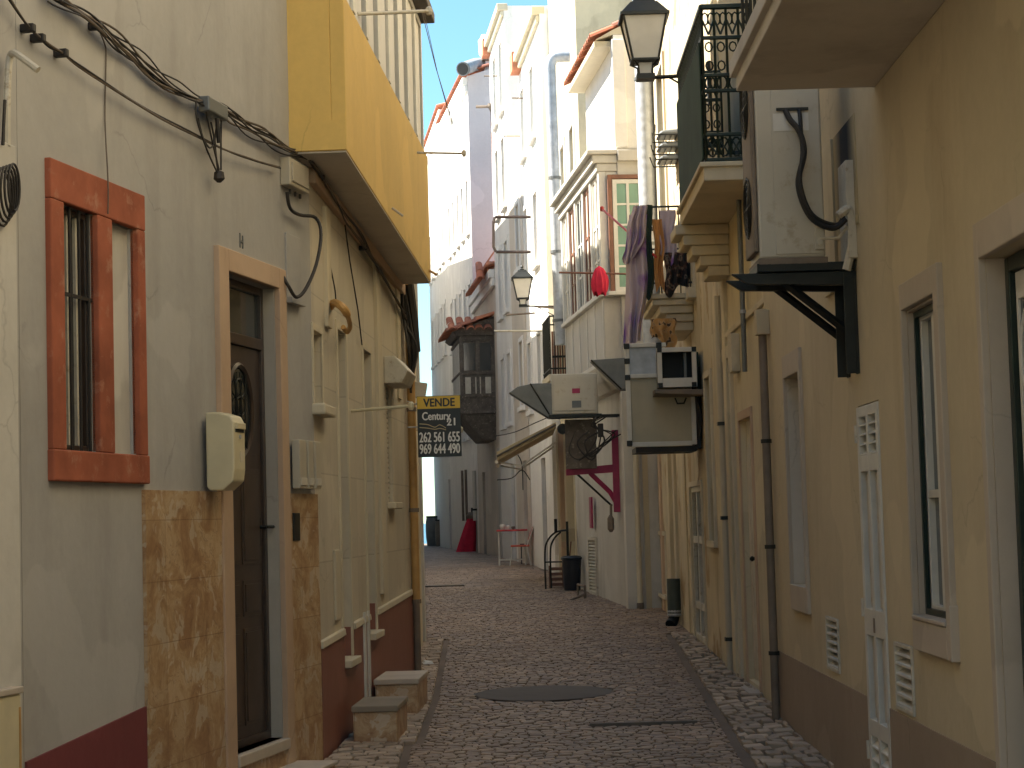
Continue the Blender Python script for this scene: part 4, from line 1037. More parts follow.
# small balcony 2
B0 = W3.S(694, 300) ; B0 = 22.2 - 19.02; B1_ = B0 + 1.7; bz2 = 4.07
mb = MB()
for k, (o_, t_) in enumerate(((.50, .06), (.46, .07), (.38, .09), (.30, .09), (.21, .1))):
    z = bz2 - sum((.06, .07, .09, .09, .1)[:k]); mb.box(B0 + .035 * k, B1_ - .05 * k, 0, o_, z - t_ + .002, z)
h3.part('balcony_slab', mb, 'mould', bevel=.012)
mb = MB()
for z in (bz2 + .12, bz2 + .72, bz2 + .98): mb.tube([(B0 + .03, 0, z), (B0 + .03, .46, z), (B1_ - .03, .46, z), (B1_ - .03, 0, z)], .012, 5)
for k in range(5): mb.tube([(B0 + .03, .03 + .107 * k, bz2), (B0 + .03, .03 + .107 * k, bz2 + .98)], .008, 5)
for k in range(1, 15): mb.tube([(B0 + .03 + k * .117, .46, bz2), (B0 + .03 + k * .117, .46, bz2 + .98)], .008, 5)
h3.part('balcony_railing', mb, 'iron')
# eaves
h3.part('eaves', MB().box(0, W3.L, 0, .3, 9.5, 9.702).box(0, W3.L, .0, .2, 9.38, 9.498), 'mould', bevel=.01)

# hanging cloths on small balcony (each a thing)
def cloth(name, label, cat, w, a0, a1, off, z0, z1, mat, waves=3, amp=.03, axis='a', thick=.012, taper=0, group=None):
    t = w.thing(name, label, cat, (a0 + a1) / 2, off, z0, group=group)
    mb = MB(); n = 24; m_ = 10; W_ = a1 - a0; vs = []; 
    for side in (0, 1):
        for j in range(m_ + 1):
            f = j / m_; ww = W_ * (1 - taper * (1 - f))
            for i in range(n + 1):
                u = -ww / 2 + ww * i / n; o_ = amp * (1.3 - f) * math.sin(i / n * math.pi * 2 * waves + j * .25) + side * thick
                zz = (z1 - z0) * f + (.03 * math.sin(i * .9) if j == 0 else 0)
                vs.append((u, o_, zz) if axis == 'a' else (o_, u, zz))
    N = (n + 1) * (m_ + 1); fs = []
    for side in (0, 1):
        for j in range(m_):
            for i in range(n):
                k = side * N + j * (n + 1) + i; fs.append((k, k + 1, k + n + 2, k + n + 1))
    for j in range(m_):
        for i in (0, n):
            k = j * (n + 1) + i; fs.append((k, k + n + 1, k + n + 1 + N, k + N))
    for i in range(n):
        for j in (0, m_):
            k = j * (n + 1) + i; fs.append((k, k + 1, k + 1 + N, k + N))
    mb.add(vs, fs); t.part('cloth', mb, mat, smooth=True); return t
LG = 'laundry hung on the small balcony'
W3b = W3
def cross_cloth(label, o0, o1, a, z0, z1, mat, waves=2, amp=.025, shear=0, widen=0, fold=0):
    t = W3.thing('hanging_cloth', label, 'cloth', a, (o0 + o1) / 2, z0, group=LG)
    mb = MB(); n, m_ = 30, 20; vs = []; W_ = o1 - o0; ph = random.uniform(0, 6)
    for side in (0, 1):
        for j in range(m_ + 1):
            f = j / m_; g_ = 1 - f
            for i in range(n + 1):
                u = i / n
                x = -(W_ / 2) + W_ * u; x = x * (1 + widen * g_ * math.sin(math.pi * min(1, g_ * 1.2))) + shear * g_ ** 1.4 + .012 * math.sin(9 * f + ph)
                y = amp * (.5 + g_) * (math.sin(u * math.pi * 2 * waves + ph + 1.2 * g_) + .4 * math.sin(u * 17 + 4 * f)) + side * .008
                zz = (z1 - z0) * f + (g_ ** 6) * .06 * math.sin(u * 5 + ph) - .03 * math.sin(u * math.pi * waves) * g_
                vs.append((y, x, zz))
    N = (n + 1) * (m_ + 1); fs = []
    for side in (0, 1):
        for j in range(m_):
            for i in range(n):
                k = side * N + j * (n + 1) + i; fs.append((k, k + 1, k + n + 2, k + n + 1))
    for j in range(m_):
        for i in (0, n):
            k = j * (n + 1) + i; fs.append((k, k + n + 1, k + n + 1 + N, k + N))
    mb.add(vs, fs); t.part('cloth', mb, mat, smooth=True)
cross_cloth('long white and purple floral cloth trailing down past the small balcony slab', .50, .70, B0 - .10, 3.5, 4.95, 'purplecloth', 2, .05, shear=.10, widen=.5)
cross_cloth('bunched lilac patterned sheet over the outer corner of the small balcony rail', .50, .66, B0 - .16, 4.45, 5.04, 'purplecloth', 3, .05, shear=.12, widen=.8)
cross_cloth('narrow dark green cloth hanging over the small balcony rail', .44, .56, B0 - .06, 4.08, 5.06, 'darkgreencloth', 1)
cross_cloth('narrow orange cloth hanging beside the dark green one', .32, .43, B0 - .04, 4.12, 4.9, 'orangecloth', 1)
cross_cloth('dark patterned garment hanging low on the inner side of the small balcony', .04, .31, B0 - .05, 4.1, 4.52, 'darkpattern', 3)
cross_cloth('grey and purple cloth slanting behind the orange cloth on the small balcony', .18, .36, B0 - .02, 4.45, 5.0, 'purplecloth', 1)
cross_cloth('small orange patterned cloth above the white framed ventilation unit', .22, .5, B0 - .1, 3.5, 3.78, 'checkcloth', 2)

# big ventilation cabinet and duct
zc0 = W3.Z(694, 448); zc1 = 3.47
A0 = B0 - .55
t = W3.thing('ventilation_cabinet', 'big cream ventilation cabinet in a white frame, with a small square duct opening', 'ventilation unit', A0, .07, zc0)
hc = zc1 - zc0
t.part('cabinet', MB().box(0, .8, .03, .70, .02, hc * .68), 'acshade', bevel=.01)
mb = MB()
for (b_, z) in ((.0, 0), (.70, 0)): mb.box(-.03, .02, b_, b_ + .05, z, hc * (1.0 if b_ > .1 else .68))
mb.box(-.03, .02, .05, .70, -.01, .04)
mb.box(-.03, .02, .3, .70, hc - .045, hc).box(-.03, .02, .3, .70, hc * .66, hc * .70)
t.part('frame', mb, 'wpaint', bevel=.006)
t.part('duct_panel', MB().box(-.0, .5, .42, .70, hc * .70, hc - .045), 'galv')
mb = MB()
for (b_, z) in ((.70, .0), (.70, hc * .64), (.70, hc * .8), (.70, hc - .06), (.35, hc - .06)): mb.box(-.045, -.02, b_, b_ + .06, z, z + .06)
t.part('corner_cap', mb, 'iron', bevel=.006)
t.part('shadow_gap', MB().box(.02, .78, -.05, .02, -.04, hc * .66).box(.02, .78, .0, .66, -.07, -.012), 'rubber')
fx = T; 
fmb = MB(); b0_, b1_, z0_, z1_ = .0, .42, hc * .545, hc * .93
f_ = -.30
fmb.box(f_, f_ + .04, b0_, b0_ + .05, z0_, z1_).box(f_, f_ + .04, b1_ - .05, b1_, z0_, z1_).box(f_, f_ + .04, b0_ + .05, b1_ - .05, z1_ - .05, z1_).box(f_, f_ + .04, b0_ + .05, b1_ - .05, z0_, z0_ + .1)
sq = t.part('duct_mouth', fmb, 'wpaint', bevel=.005)
t.part('duct_body', MB().box(f_ + .041, .0, b0_ + .01, b0_ + .03, z0_ + .01, z1_ - .01).box(f_ + .041, .0, b1_ - .03, b1_ - .01, z0_ + .01, z1_ - .01).box(f_ + .041, .0, b0_ + .03, b1_ - .03, z0_ + .01, z0_ + .03).box(f_ + .041, .0, b0_ + .03, b1_ - .03, z1_ - .03, z1_ - .01), 'greymetal', sq)
t.part('duct_inside', MB().box(-.06, -.03, b0_ + .03, b1_ - .03, z0_ + .03, z1_ - .03), 'rubber', sq)
t.part('inner_vane', MB().box(f_ + .1, -.07, b0_ + .1, b0_ + .13, z0_ + .1, z1_ - .05), 'greymetal', sq)
mb = MB()
for (b_, z) in ((b0_ + .01, z0_ + .0), (b1_ - .05, z0_), (b0_ + .0, z1_ - .05), (b1_ - .05, z1_ - .05)): mb.box(f_ - .012, f_ - .001, b_, b_ + .05, z, z + .05)
t.part('mouth_corner', mb, 'iron', sq)
t.part('support_board', MB().hexa([(f_ - .02, -.08, z0_ - .09), (.1, -.08, z0_ - .09), (.1, .46, z0_ - .09), (f_ - .02, .46, z0_ - .06), (f_ - .02, -.08, z0_ - .03), (.1, -.08, z0_ - .03), (.1, .46, z0_ - .02), (f_ - .02, .46, z0_ - .02)]), 'brownpipe', bevel=.004)
t.part('handle', MB().tube([(-.01, .22, z0_ - .1), (-.04, .20, z0_ - .16), (-.04, .13, z0_ - .16), (-.01, .10, z0_ - .1)], .01, 5), 'iron')
t.part('green_panel', MB().box(-.0, .5, -.05, -.03, hc * .45, hc * .9), 'greencloth')
mb = MB()
for k in range(3): mb.tube(smoothpath([(-.03, -.02 - .012 * k, hc * .75), (-.06, -.0 + .02 * k, hc * .6), (-.05, -.01 - .02 * k, hc * .3), (.0, -.03, hc * .05)], 4), .012, 6)
t.part('cables', mb, 'cable', smooth=True)

# large flue
o_ = at(652.5, 338, 27.3)
t = T('flue_duct', 'wide galvanised spiral duct climbing in front of the bay window', 'duct', (o_.x, 27.3, 3.4))
mb = MB(); prof = []
z = 0
while z < 6.9:
    prof += [(.125, z), (.1275, z + .03), (.125, z + .06)]; z += .13
pts = [(0, 0, p[1]) for p in prof]
t.part('pipe', MB().tube(pts, [p[0] for p in prof], 18), 'galv', smooth=True)
t.part('lower_elbow', MB().tube(smoothpath([(0, 0, .0), (0, -.1, -.2), (.02, -.9, -.35), (.05, -3.6, -.36)], 5), .12, 14), 'galv', smooth=True)
for z in (1.9, 4.2, 6.2): t.part('strap', MB().lathe((0, 0, z), [(.138, 0), (.138, .04)], 18).box(.1, .34, -.02, .02, z, z + .04), 'greymetal')
# drying racks
o_ = at(672, 150, 23.5)
t = T('drying_rack', 'wire drying rack with grey cloths stacked against the upper wall', 'drying rack', (o_.x, 23.5, at(672, 165, 23.5).z))
hx = .19
for k in range(3):
    z = .07 + .15 * k; mb = MB().tube([(-hx - .02 * (2 - k), 0, z + .12), (-hx, 0, z), (hx + .05, 0, z)], .009, 5).tube([(-hx - .02 * (2 - k), .5, z + .12), (-hx, .5, z), (hx + .05, .5, z)], .009, 5)
    for j in range(7): mb.tube([(-hx + j * .065, 0, z), (-hx + j * .065, .5, z)], .005, 4)
    t.part('rack', mb, 'iron')
mb = MB()
for k in range(3):
    z = .08 + .15 * k; mb.hexa([(-hx + .03, .02, z), (hx, .02, z), (hx, .45, z), (-hx + .03, .45, z), (-hx + .08, .04, z + .05), (hx - .02, .04, z + .075), (hx, .42, z + .06), (-hx + .05, .42, z + .05)])
t.part('folded_cloths', mb, 'greymetal', bevel=.02)
t.part('wall_arm', MB().tube([(hx, .25, .07), (hx + .35, .25, .3)], .01, 5).tube([(hx, .25, .42), (hx + .35, .25, .42)], .01, 5), 'iron')

# rods with red cloth
rod('clothes_pole', 'red pole with a black tip slanting up over the street from the small balcony', 'clothes pole', at(656, 257, 22.0), at(602, 209, 24.5), .014, 'redpaint', True)
rod('clothes_pole', 'thin brown horizontal pole crossing below the white bay windows', 'clothes pole', at(633, 274, 27.9), at(559, 272.5, 27.9), .014, 'redwood', False)
o_ = at(599.5, 264, 27.9)
t = T('red_mop', 'bright red cloth bunched over the horizontal pole by the bay window', 'cloth', at(600, 294, 27.9))
mb = MB(); prof = []
n, m_ = 28, 10; vs = []; fs = []
for j in range(m_ + 1):
    f = j / m_
    rr = .125 * (math.sin(math.pi * min(1, f * .9 + .12)) ** .35) * (1 - .3 * f)
    for i in range(n):
        an = 2 * math.pi * i / n; k = 1 + .13 * math.sin(9 * an + f * 2.5) + .08 * math.sin(4 * an + 3 * f)
        vs.append((rr * k * math.cos(an), rr * k * .8 * math.sin(an), .40 * f + (.035 * math.sin(5 * an + 1) * (1 - f) ** 2)))
for j in range(m_):
    for i in range(n): fs.append((j * n + i, j * n + (i + 1) % n, (j + 1) * n + (i + 1) % n, (j + 1) * n + i))
fs += [tuple(range(n)), tuple(range(m_ * n, m_ * n + n))]
mb.add(vs, fs); t.part('cloth', mb, 'redcloth', smooth=True)
t = W3.thing('drain_pipe_end', 'short dark green pipe end low on the worn cream wall', 'drainpipe', W3.S(682, 600), .1, W3.Z(684, 625))
hh_ = W3.Z(680, 578) - W3.Z(684, 625)
M['tealpipe'] = paint('dark_teal_pipe', (.055, .075, .07), .5, 0, .2)
t.part('pipe', MB().tube([(0, 0, .14), (0, 0, hh_)], .085, 14), 'tealpipe', smooth=True)
t.part('collar', MB().lathe((0, 0, .1), [(.075, 0), (.092, .015), (.092, .03), (.08, .045), (.092, .06), (.085, .08)], 14), 'galv', smooth=True)
t.part('outlet', MB().tube(smoothpath([(0, 0, .12), (-.0, .02, .05), (-.06, .06, .0)], 5), .07, 12), 'rubber', smooth=True)

# ================================================================== R3: white bay house
w4 = W4.thing('bay_window_house', 'cream house with a white enclosed timber bay jutting over the street', 'house')
lv = (W4.S(598, 560), W4.S(590, 560), gz(32) + .02, W4.Z(590, 537))
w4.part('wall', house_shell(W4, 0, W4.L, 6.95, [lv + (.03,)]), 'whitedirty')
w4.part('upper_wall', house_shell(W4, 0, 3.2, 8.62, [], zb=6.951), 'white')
mb = MB(); n_ = 16
for k in range(n_):
    z = lv[2] + .05 + (lv[3] - lv[2] - .1) * k / n_; hh_ = (lv[3] - lv[2]) / n_
    mb.hexa([(lv[0] + .04, -.02, z + hh_ * .5), (lv[1] - .04, -.02, z + hh_ * .5), (lv[1] - .04, .03, z), (lv[0] + .04, .03, z), (lv[0] + .04, -.02, z + hh_ * .65), (lv[1] - .04, -.02, z + hh_ * .65), (lv[1] - .04, .03, z + hh_ * .2), (lv[0] + .04, .03, z + hh_ * .2)])
f = w4.part('vent', frame_mb(lv[0] + .004, lv[1] - .004, lv[2], lv[3] - .004, .05, -.03, .035), 'wdirty'); w4.part('louvres', mb, 'wpaint', f)
w4.part('corner_pilaster', MB().box(-.02, .16, -.2, .05, -.1, 3.4), 'whitedirty', bevel=.01)
w4.part('corner_pilaster', MB().box(-.03, .14, -.16, .03, 6.96, 8.55), 'white', bevel=.01)
w4.part('stained_strip', MB().box(-.012, -.002, -.30, -.22, -.1, 3.3), 'ochre')
# bay
bo = .27; bs0 = .04; bs1 = W4.S(563, 290, bo)
bZs, bZb, bZt = 4.85, 3.55, 6.85
bay = w4.part('bay', MB().box(bs0 + .02, bs1 - .02, 0, bo - .02, bZb + .25, bZs - .07), 'whitedirty')
w4.part('bay_soffit', MB().prism([(0, bZb - .12), (.1, bZb - .1), (.2, bZb + .05), (bo, bZb + .248), (0, bZb + .248)], 0, bs0 + .02, bs1 - .02), 'whitedirty', bay, bevel=.006)
w4.part('bay_sill', MB().box(bs0 - .03, bs1 + .03, 0, bo + .05, bZs - .068, bZs), 'wpaint', bay, bevel=.012)
w4.part('bay_cornice', MB().box(bs0 - .05, bs1 + .05, 0, bo + .10, bZt - .12, bZt).box(bs0 - .1, bs1 + .1, 0, bo + .18, bZt + .002, bZt + .07).box(bs0 - .02, bs1 + .02, 0, bo + .04, bZt - .24, bZt - .122), 'whitedirty', bay, bevel=.015)
mb = MB()
for k in range(6): a = bs0 + .1 + (bs1 - bs0 - .2) * k / 5; mb.box(a - .03, a + .03, bo - .021, bo - .005, bZb + .3, bZs - .08)
mb.box(bs0 + .1, bs1 - .1, bo - .021, bo - .008, bZb + .27, bZb + .33)
w4.part('bay_battens', mb, 'wpaint', bay, bevel=.004)
mb = MB(); nb = 5; Lb = bs1 - bs0
for k in range(nb + 1):
    a = bs0 + .06 + (Lb - .12) * k / nb; mb.box(a - .07, a + .07, bo - .1, bo + .012, bZs + .001, bZt - .241)
mb.box(bs0, bs0 + .06, -.0, bo - .101, bZs + .001, bZt - .241)
w4.part('bay_posts', mb, 'wpaint', bay, bevel=.008)
for k in range(nb):
    a0 = bs0 + .13 + (Lb - .12) * k / nb; a1 = bs0 - .01 + (Lb - .12) * (k + 1) / nb
    fr = frame_mb(a0, a1, bZs + .01, bZt - .25, .05, bo - .06, bo - .015)
    fr.box((a0 + a1) / 2 - .03, (a0 + a1) / 2 + .03, bo - .058, bo - .012, bZs + .06, bZt - .3)
    for z in (5.35, 5.85): fr.box(a0 + .05, a1 - .05, bo - .055, bo - .02, z, z + .035)
    o = w4.part('bay_window', fr, 'redwood' if k % 2 else 'wpaint', bay)
    w4.part('pane', MB().box(a0 + .03, a1 - .03, bo - .05, bo - .035, bZs + .04, bZt - .28), 'wdirty' if k != 2 else 'glass', o)
# near side of the bay carries a green-glazed window in red-brown frame (on the gable wall)
mb = MB().box(-.06, -.0, -.42, -.36, bZs + .0, 6.55).box(-.06, 0, .10, .16, bZs, 6.55).box(-.06, 0, -.36, .10, 6.49, 6.55)
gw = w4.part('gable_window', mb, 'redwood', bevel=.005)
mb = MB().box(-.045, -.002, -.35, -.29, bZs, 6.48).box(-.045, -.002, .03, .09, bZs, 6.48).box(-.045, -.002, -.15, -.11, bZs + .02, 6.42).box(-.045, -.002, -.29, .03, 6.42, 6.48).box(-.045, -.002, -.29, .03, bZs, bZs + .06)
for k in range(1, 5): z = bZs + .06 + (6.42 - bZs - .06) * k / 5; mb.box(-.04, -.003, -.29, .03, z - .015, z + .015)
w4.part('sash', mb, 'wpaint', gw)
w4.part('pane', MB().box(-.03, -.005, -.3, .04, bZs + .04, 6.44), 'greenglass', gw)
w4.part('gable_sill', MB().box(-.1, .0, -.44, .2, bZs - .06, bZs - .002), 'wpaint', bevel=.008)
w4.part('gable_moulding', MB().box(-.08, 0, -.44, .0, bZt - .1, bZt + .06), 'whitedirty', bevel=.01)
# eaves with ragged tiles
w4.part('eaves_soffit', MB().box(.1, 3.3, .0, .27, 8.47, 8.55), 'mould')
rt = tile_roof(.05, 3.35, -1.2, 9.3, .33, 8.58, .09)
w4.part('roof_tiles', rt, 'terracotta')
w4.part('roof_slab', MB().prism([(.0, 8.63), (.25, 8.56), (.0, 8.7), (-2.5, 9.85), (-5.9, 8.63)], 0, .02, 3.18), 'mould')
t = W4.thing('drainpipe', 'pale slender pipe in the corner by the magenta bracket', 'drainpipe', -.07, -.12, gz(28.6))
t.part('pipe', MB().tube([(0, 0, 0), (0, 0, 3.35)], .04, 8), 'mould', smooth=True)
t.part('foot', MB().lathe((0, 0, 0), [(.055, 0), (.05, .1)], 8), 'brownpipe')

# grey hoods, AC, awning, magenta bracket
def hood(name, label, px0, py0, px1, py1, Y, dep, flip=False):
    p0, p1 = at(px0, py1, Y), at(px1, py0, Y); W_ = p1.x - p0.x; H_ = p1.z - p0.z
    t = T(name, label, 'hood', (p0.x, Y, p0.z), 0, 1, 'grey metal hoods')
    prof = [(0, H_ * .75), (W_ * .2, H_ * .92), (W_ * .55, H_), (W_, H_), (W_, 0), (W_ * .9, 0)] if not flip else [(0, H_), (W_, H_ * 1.05), (W_, 0), (W_ * .82, 0)]
    t.part('shell', MB().prism(prof, 1, 0, dep), 'greymetal', bevel=.006)
    e = [prof[0], prof[-1]]
    mb = MB().tube([(e[0][0], -.006, e[0][1]), (e[1][0], -.006, e[1][1])], .012, 5)
    if not flip: mb.tube([(W_ * .5, -.006, H_), (W_ * .93, -.006, .05)], .012, 5)
    t.part('seam', mb, 'iron')
    return t
hood('extractor_hood', 'grey curved extractor hood left of the white air conditioner', 510, 383, 551.5, 419, 29.25, .38)
hood('extractor_hood', 'grey triangular metal hood left of the big ventilation cabinet', 592, 359, 627, 390, 27.6, .45, True)
p0, p1 = at(552, 418, 29.25), at(597, 373, 29.25)
t = T('air_conditioner', 'white boxy air conditioner high between the two grey hoods', 'air conditioner', (p0.x, 29.25, p0.z))
W_, H_ = p1.x - p0.x, p1.z - p0.z
t.part('casing', MB().box(0, W_, 0, .4, .05, H_), 'acwhite', bevel=.015)
t.part('front_panel', MB().box(.03, W_ - .03, -.012, -.001, .1, H_ - .04), 'acwhite', bevel=.004)
t.part('red_badge', MB().box(W_ * .45, W_ * .62, -.018, -.0125, H_ * .55, H_ * .66), 'magenta', bevel=.002)
t.part('data_label', MB().box(W_ * .44, W_ * .64, -.016, -.0125, H_ * .22, H_ * .38), 'greymetal')
t.part('base_rail', MB().box(-.05, W_ + .05, -.03, .4, .0, .045), 'iron', bevel=.004)
t.part('wall_arm', MB().box(W_, W_ + .6, .1, .14, .0, .04).box(W_, W_ + .6, .3, .34, 0, .04), 'iron')
mb = MB()
for k in range(5):
    jx = lambda q=.05: random.uniform(-q, q)
    mb.tube(smoothpath([(W_ * .82 + .05 * k + jx(), .05, .0), (W_ * .85 + jx(), -.02, -.12 + jx()), (W_ * .95 + .06 * k + jx(), .02, -.32 + jx()), (W_ * .7 + jx(.15), .0, -.55 + jx(.1)), (W_ * .35 + .12 * k, .02, -.42 + jx(.12)), (W_ * .5 + .2 * k, .06, -.2)], 5), .009 + .002 * (k % 3), 5)
t.part('cables', mb, 'cable', smooth=True)
t.part('junction', MB().box(W_ * .98, W_ * 1.1, -.02, .08, -.3, -.1), 'rubber', bevel=.01)
t.part('backing_board', MB().box(W_ * .28, W_ * .95, .22, .26, -.75, -.02), 'greywood', bevel=.005)
# awning on W5
p0, p1 = at(556, 428, 37.2), at(497, 461, 37.2)
t = T('awning', 'tan canvas awning sloping out from the wall in the distance', 'awning', (p1.x, 37.2, p1.z))
dx, dz = p0.x - p1.x, p0.z - p1.z
t.part('canvas', MB().hexa([(0, 0, 0), (0, 3.0, 0), (dx, 3.0, dz), (dx, 0, dz), (0, 0, .17), (0, 3.0, .17), (dx, 3.0, dz + .11), (dx, 0, dz + .11)]), 'canvas', bevel=.01)
t.part('front_bar', MB().tube([(-.01, -.03, -.02), (-.01, 3.03, -.02)], .035, 8), 'wdirty', smooth=True)
t.part('edge_bar', MB().tube([(0, -.02, .09), (dx, -.02, dz + .06)], .02, 6), 'darkroof')
t.part('folding_arm', MB().tube([(.05, .2, -.02), (.45, .1, -.1), (dx, .2, dz - .25)], .018, 6), 'wdirty')
t.part('folding_arm', MB().tube([(.05, 2.7, -.02), (.45, 2.8, -.1), (dx, 2.7, dz - .25)], .018, 6), 'wdirty')
t.part('roller_end', MB().lathe((dx + .12, -.05, dz - .02), [(.10, 0), (.10, .2)], 12, 1), 'iron')
t = T('wall_cables', 'loose cables drooping across the pale wall above the awning', 'cable', at(500, 440, 39.5)); o_ = at(500, 440, 39.5)
mb = MB()
for pa in ([(496, 436), (515, 432), (535, 423), (556, 414)], [(497, 480), (512, 478), (522, 470), (530, 480)], [(518, 455), (522, 465), (523, 490)]):
    mb.tube(smoothpath([at(x, y, 39.5) - o_ for x, y in pa], 4), .01, 5)
t.part('strands', mb, 'cable')
# magenta bracket
YB = 29.6
p0 = at(621, 510, YB)
t = T('wall_bracket', 'magenta painted steel bracket with a slanting brace on the cream wall', 'bracket', p0)
def d_(x, y): return at(x, y, YB) - p0
mb = MB(); a_, b_ = d_(616, 430), d_(620, 512)
mb.box(min(a_.x, b_.x) - .07, max(a_.x, b_.x) + .06, -.04, .04, b_.z, a_.z)
t.part('upright', mb, 'magenta', bevel=.006)
a_, b_ = d_(566, 471), d_(622, 467); t.part('arm', MB().hexa([(a_.x, -.03, a_.z - .07), (b_.x, -.03, b_.z - .07), (b_.x, .03, b_.z - .07), (a_.x, .03, a_.z - .07), (a_.x, -.03, a_.z + .03), (b_.x, -.03, b_.z + .05), (b_.x, .03, b_.z + .05), (a_.x, .03, a_.z + .03)]), 'magenta', bevel=.006)
t.part('brace', MB().tube([d_(590, 473), d_(610, 492), d_(617, 504)], .04, 6), 'magenta')
t.part('dark_brace', MB().tube([d_(577, 474), d_(612, 506)], .018, 6), 'iron')
t.part('plumb_weight', MB().tube([d_(611, 504), d_(611, 517)], .02, 8).lathe(d_(611, 532), [(.02, 0), (.05, .04), (.05, .2), (.02, .25)], 10), 'brownpipe')
t = W4.thing('hanging_strip', 'narrow dark magenta strip hanging on the wall beside the louvred panel', 'strip', W4.S(595, 510), .05, W4.Z(595, 528))
t.part('strip', MB().box(-.12, .12, 0, .03, 0, .5), 'magenta')

# street lamps
def street_lamp(name, label, base, s, arm_vec, group='wall lanterns'):
    t = T(name, label, 'street lamp', base, 0, 1, group)     # base = bottom centre of the neck
    Hh = .62 * s; z0 = .17 * s
    def sq(r, z): return [(-r, -r, z), (r, -r, z), (r, r, z), (-r, r, z)]
    def fr(r0, za, r1, zb_): return sq(r0, za) + sq(r1, zb_)
    rb, rt_ = .125 * s, .205 * s; g1 = z0 + .40 * s
    mb = MB()
    for sx in (-1, 1):
        for sy in (-1, 1): mb.tube([(sx * rb, sy * rb, z0), (sx * rt_, sy * rt_, g1)], .013 * s, 5)
    mb.box(-rb - .015, rb + .015, -rb - .015, rb + .015, z0 - .02 * s, z0).box(-rt_ - .03 * s, rt_ + .03 * s, -rt_ - .03 * s, rt_ + .03 * s, g1, g1 + .03 * s)
    f = t.part('frame', mb, 'iron', bevel=.002)
    t.part('glass', MB().hexa(fr(rb - .004, z0 + .001, rt_ - .006, g1 - .001)), 'frost', f)
    t.part('roof', MB().hexa(fr(rt_ + .02 * s, g1 + .031 * s, rt_ * .62, g1 + .15 * s)).hexa(fr(rt_ * .55, g1 + .151 * s, rt_ * .42, g1 + .20 * s)), 'iron', bevel=.004)
    t.part('finial', MB().lathe((0, 0, g1 + .2 * s), [(.04 * s, 0), (.055 * s, .02 * s), (.02 * s, .05 * s), (.035 * s, .075 * s), (.012 * s, .11 * s)], 10), 'iron', smooth=True)
    mb = MB()
    for sx in (-1, 1):
        for sy in (-1, 1): mb.tube([(sx * rb, sy * rb, z0 - .015), (sx * rb * .55, sy * rb * .55, z0 - .06 * s), (sx * rb * .5, sy * rb * .5, .02)], .01 * s, 5)
    mb.box(-rb * .7, rb * .7, -rb * .7, rb * .7, -.02 * s, .03 * s)
    t.part('neck', mb, 'iron')
    t.part('neck_glass', MB().hexa(fr(rb * .42, .03 * s, rb * .5, z0 - .03 * s)), 'frost')
    av = Vector(arm_vec)
    t.part('arm', MB().tube([(0, 0, -.0), av], .02 * s, 6).tube([av * .35 + Vector((0, 0, -.0)), av * .9 + Vector((0, 0, -.22 * s))], .01 * s, 5).box(av.x - .02, av.x + .02, av.y - .04, av.y + .04, av.z - .3 * s, av.z + .12 * s), 'iron')
    return t
p = at(645.5, 78, 19.6)
street_lamp('street_lamp', 'large black lantern with frosted glass on a wall arm near the green balcony', p, 1.03, (2.04 - p.x, .0, .02))
p = at(523, 306, 39.2)
street_lamp('street_lamp', 'small distant black lantern on an arm above the iron balcony', p, .92, (.98 - p.x, .0, -.03))

# ================================================================== R4 .. far right houses
def far_house(w, name, label, H, mat, floors, dz0=3.6, step=1.6, ww=.8, wh=1.5, eav=None, D=6, sur='white', start=.8, gh=None):
    h = w.thing(name, label, 'house'); ops = []
    a = start
    while a + ww < w.L - .3:
        for z in floors: ops.append((a, a + ww, z, z + wh, .15))
        a += step
    drs = [(start, start + .9, gz(w.o.y + 1), gz(w.o.y) + 2.4, .12)]
    h.part('wall', house_shell(w, 0, w.L, H, ops + drs, D=D), mat)
    for o in ops: simple_window(h, *o[:4], .14, 'wpaint', 'glass', True, 2, sur, .11)
    for o in drs:
        h.part('door', MB().box(o[0] + .01, o[1] - .01, -.12, -.08, o[2], o[3] - .01), 'brownwood')
    if eav == 'tile':
        h.part('roof_tiles', tile_roof(-.05, w.L + .05, -1.6, H + .62, .22, H + .02, .1), 'terracotta')
        h.part('cornice', MB().box(0, w.L, 0, .16, H - .28, H - .05).box(0, w.L, 0, .10, H - .5, H - .282), 'white', bevel=.02)
    elif eav:
        h.part('cornice', MB().box(-.02, w.L, -.1, .17, H - .12, H + .06).box(0, w.L, 0, .08, H - .26, H - .122), 'mould', bevel=.02)
        h.part('roof_edge', MB().box(w.L - .5, w.L + .06, -.12, .2, H - .3, H + .12), 'terracotta')
    return h
h5 = far_house(W5, 'cream_house', 'cream house with the galvanised corner duct, behind the white bay', 12.6, 'cream', (4.2, 7.2), step=1.9)
# doorway pilasters at street level
for k, (a, wd_, mt, ht) in enumerate(((.35, .14, 'ochre', 3.2), (1.0, .1, 'mould', 3.3), (1.5, .16, 'cream', 3.3), (3.0, .08, 'ochre', 2.9), (3.4, .14, 'mould', 3.3), (4.4, .16, 'stonepink', 3.4), (5.1, .12, 'mould', 3.4))):
    h5.part('pilaster_strip', MB().box(a, a + wd_, -.01, .12 + .02 * (k % 2), 0, ht), mt, bevel=.01)
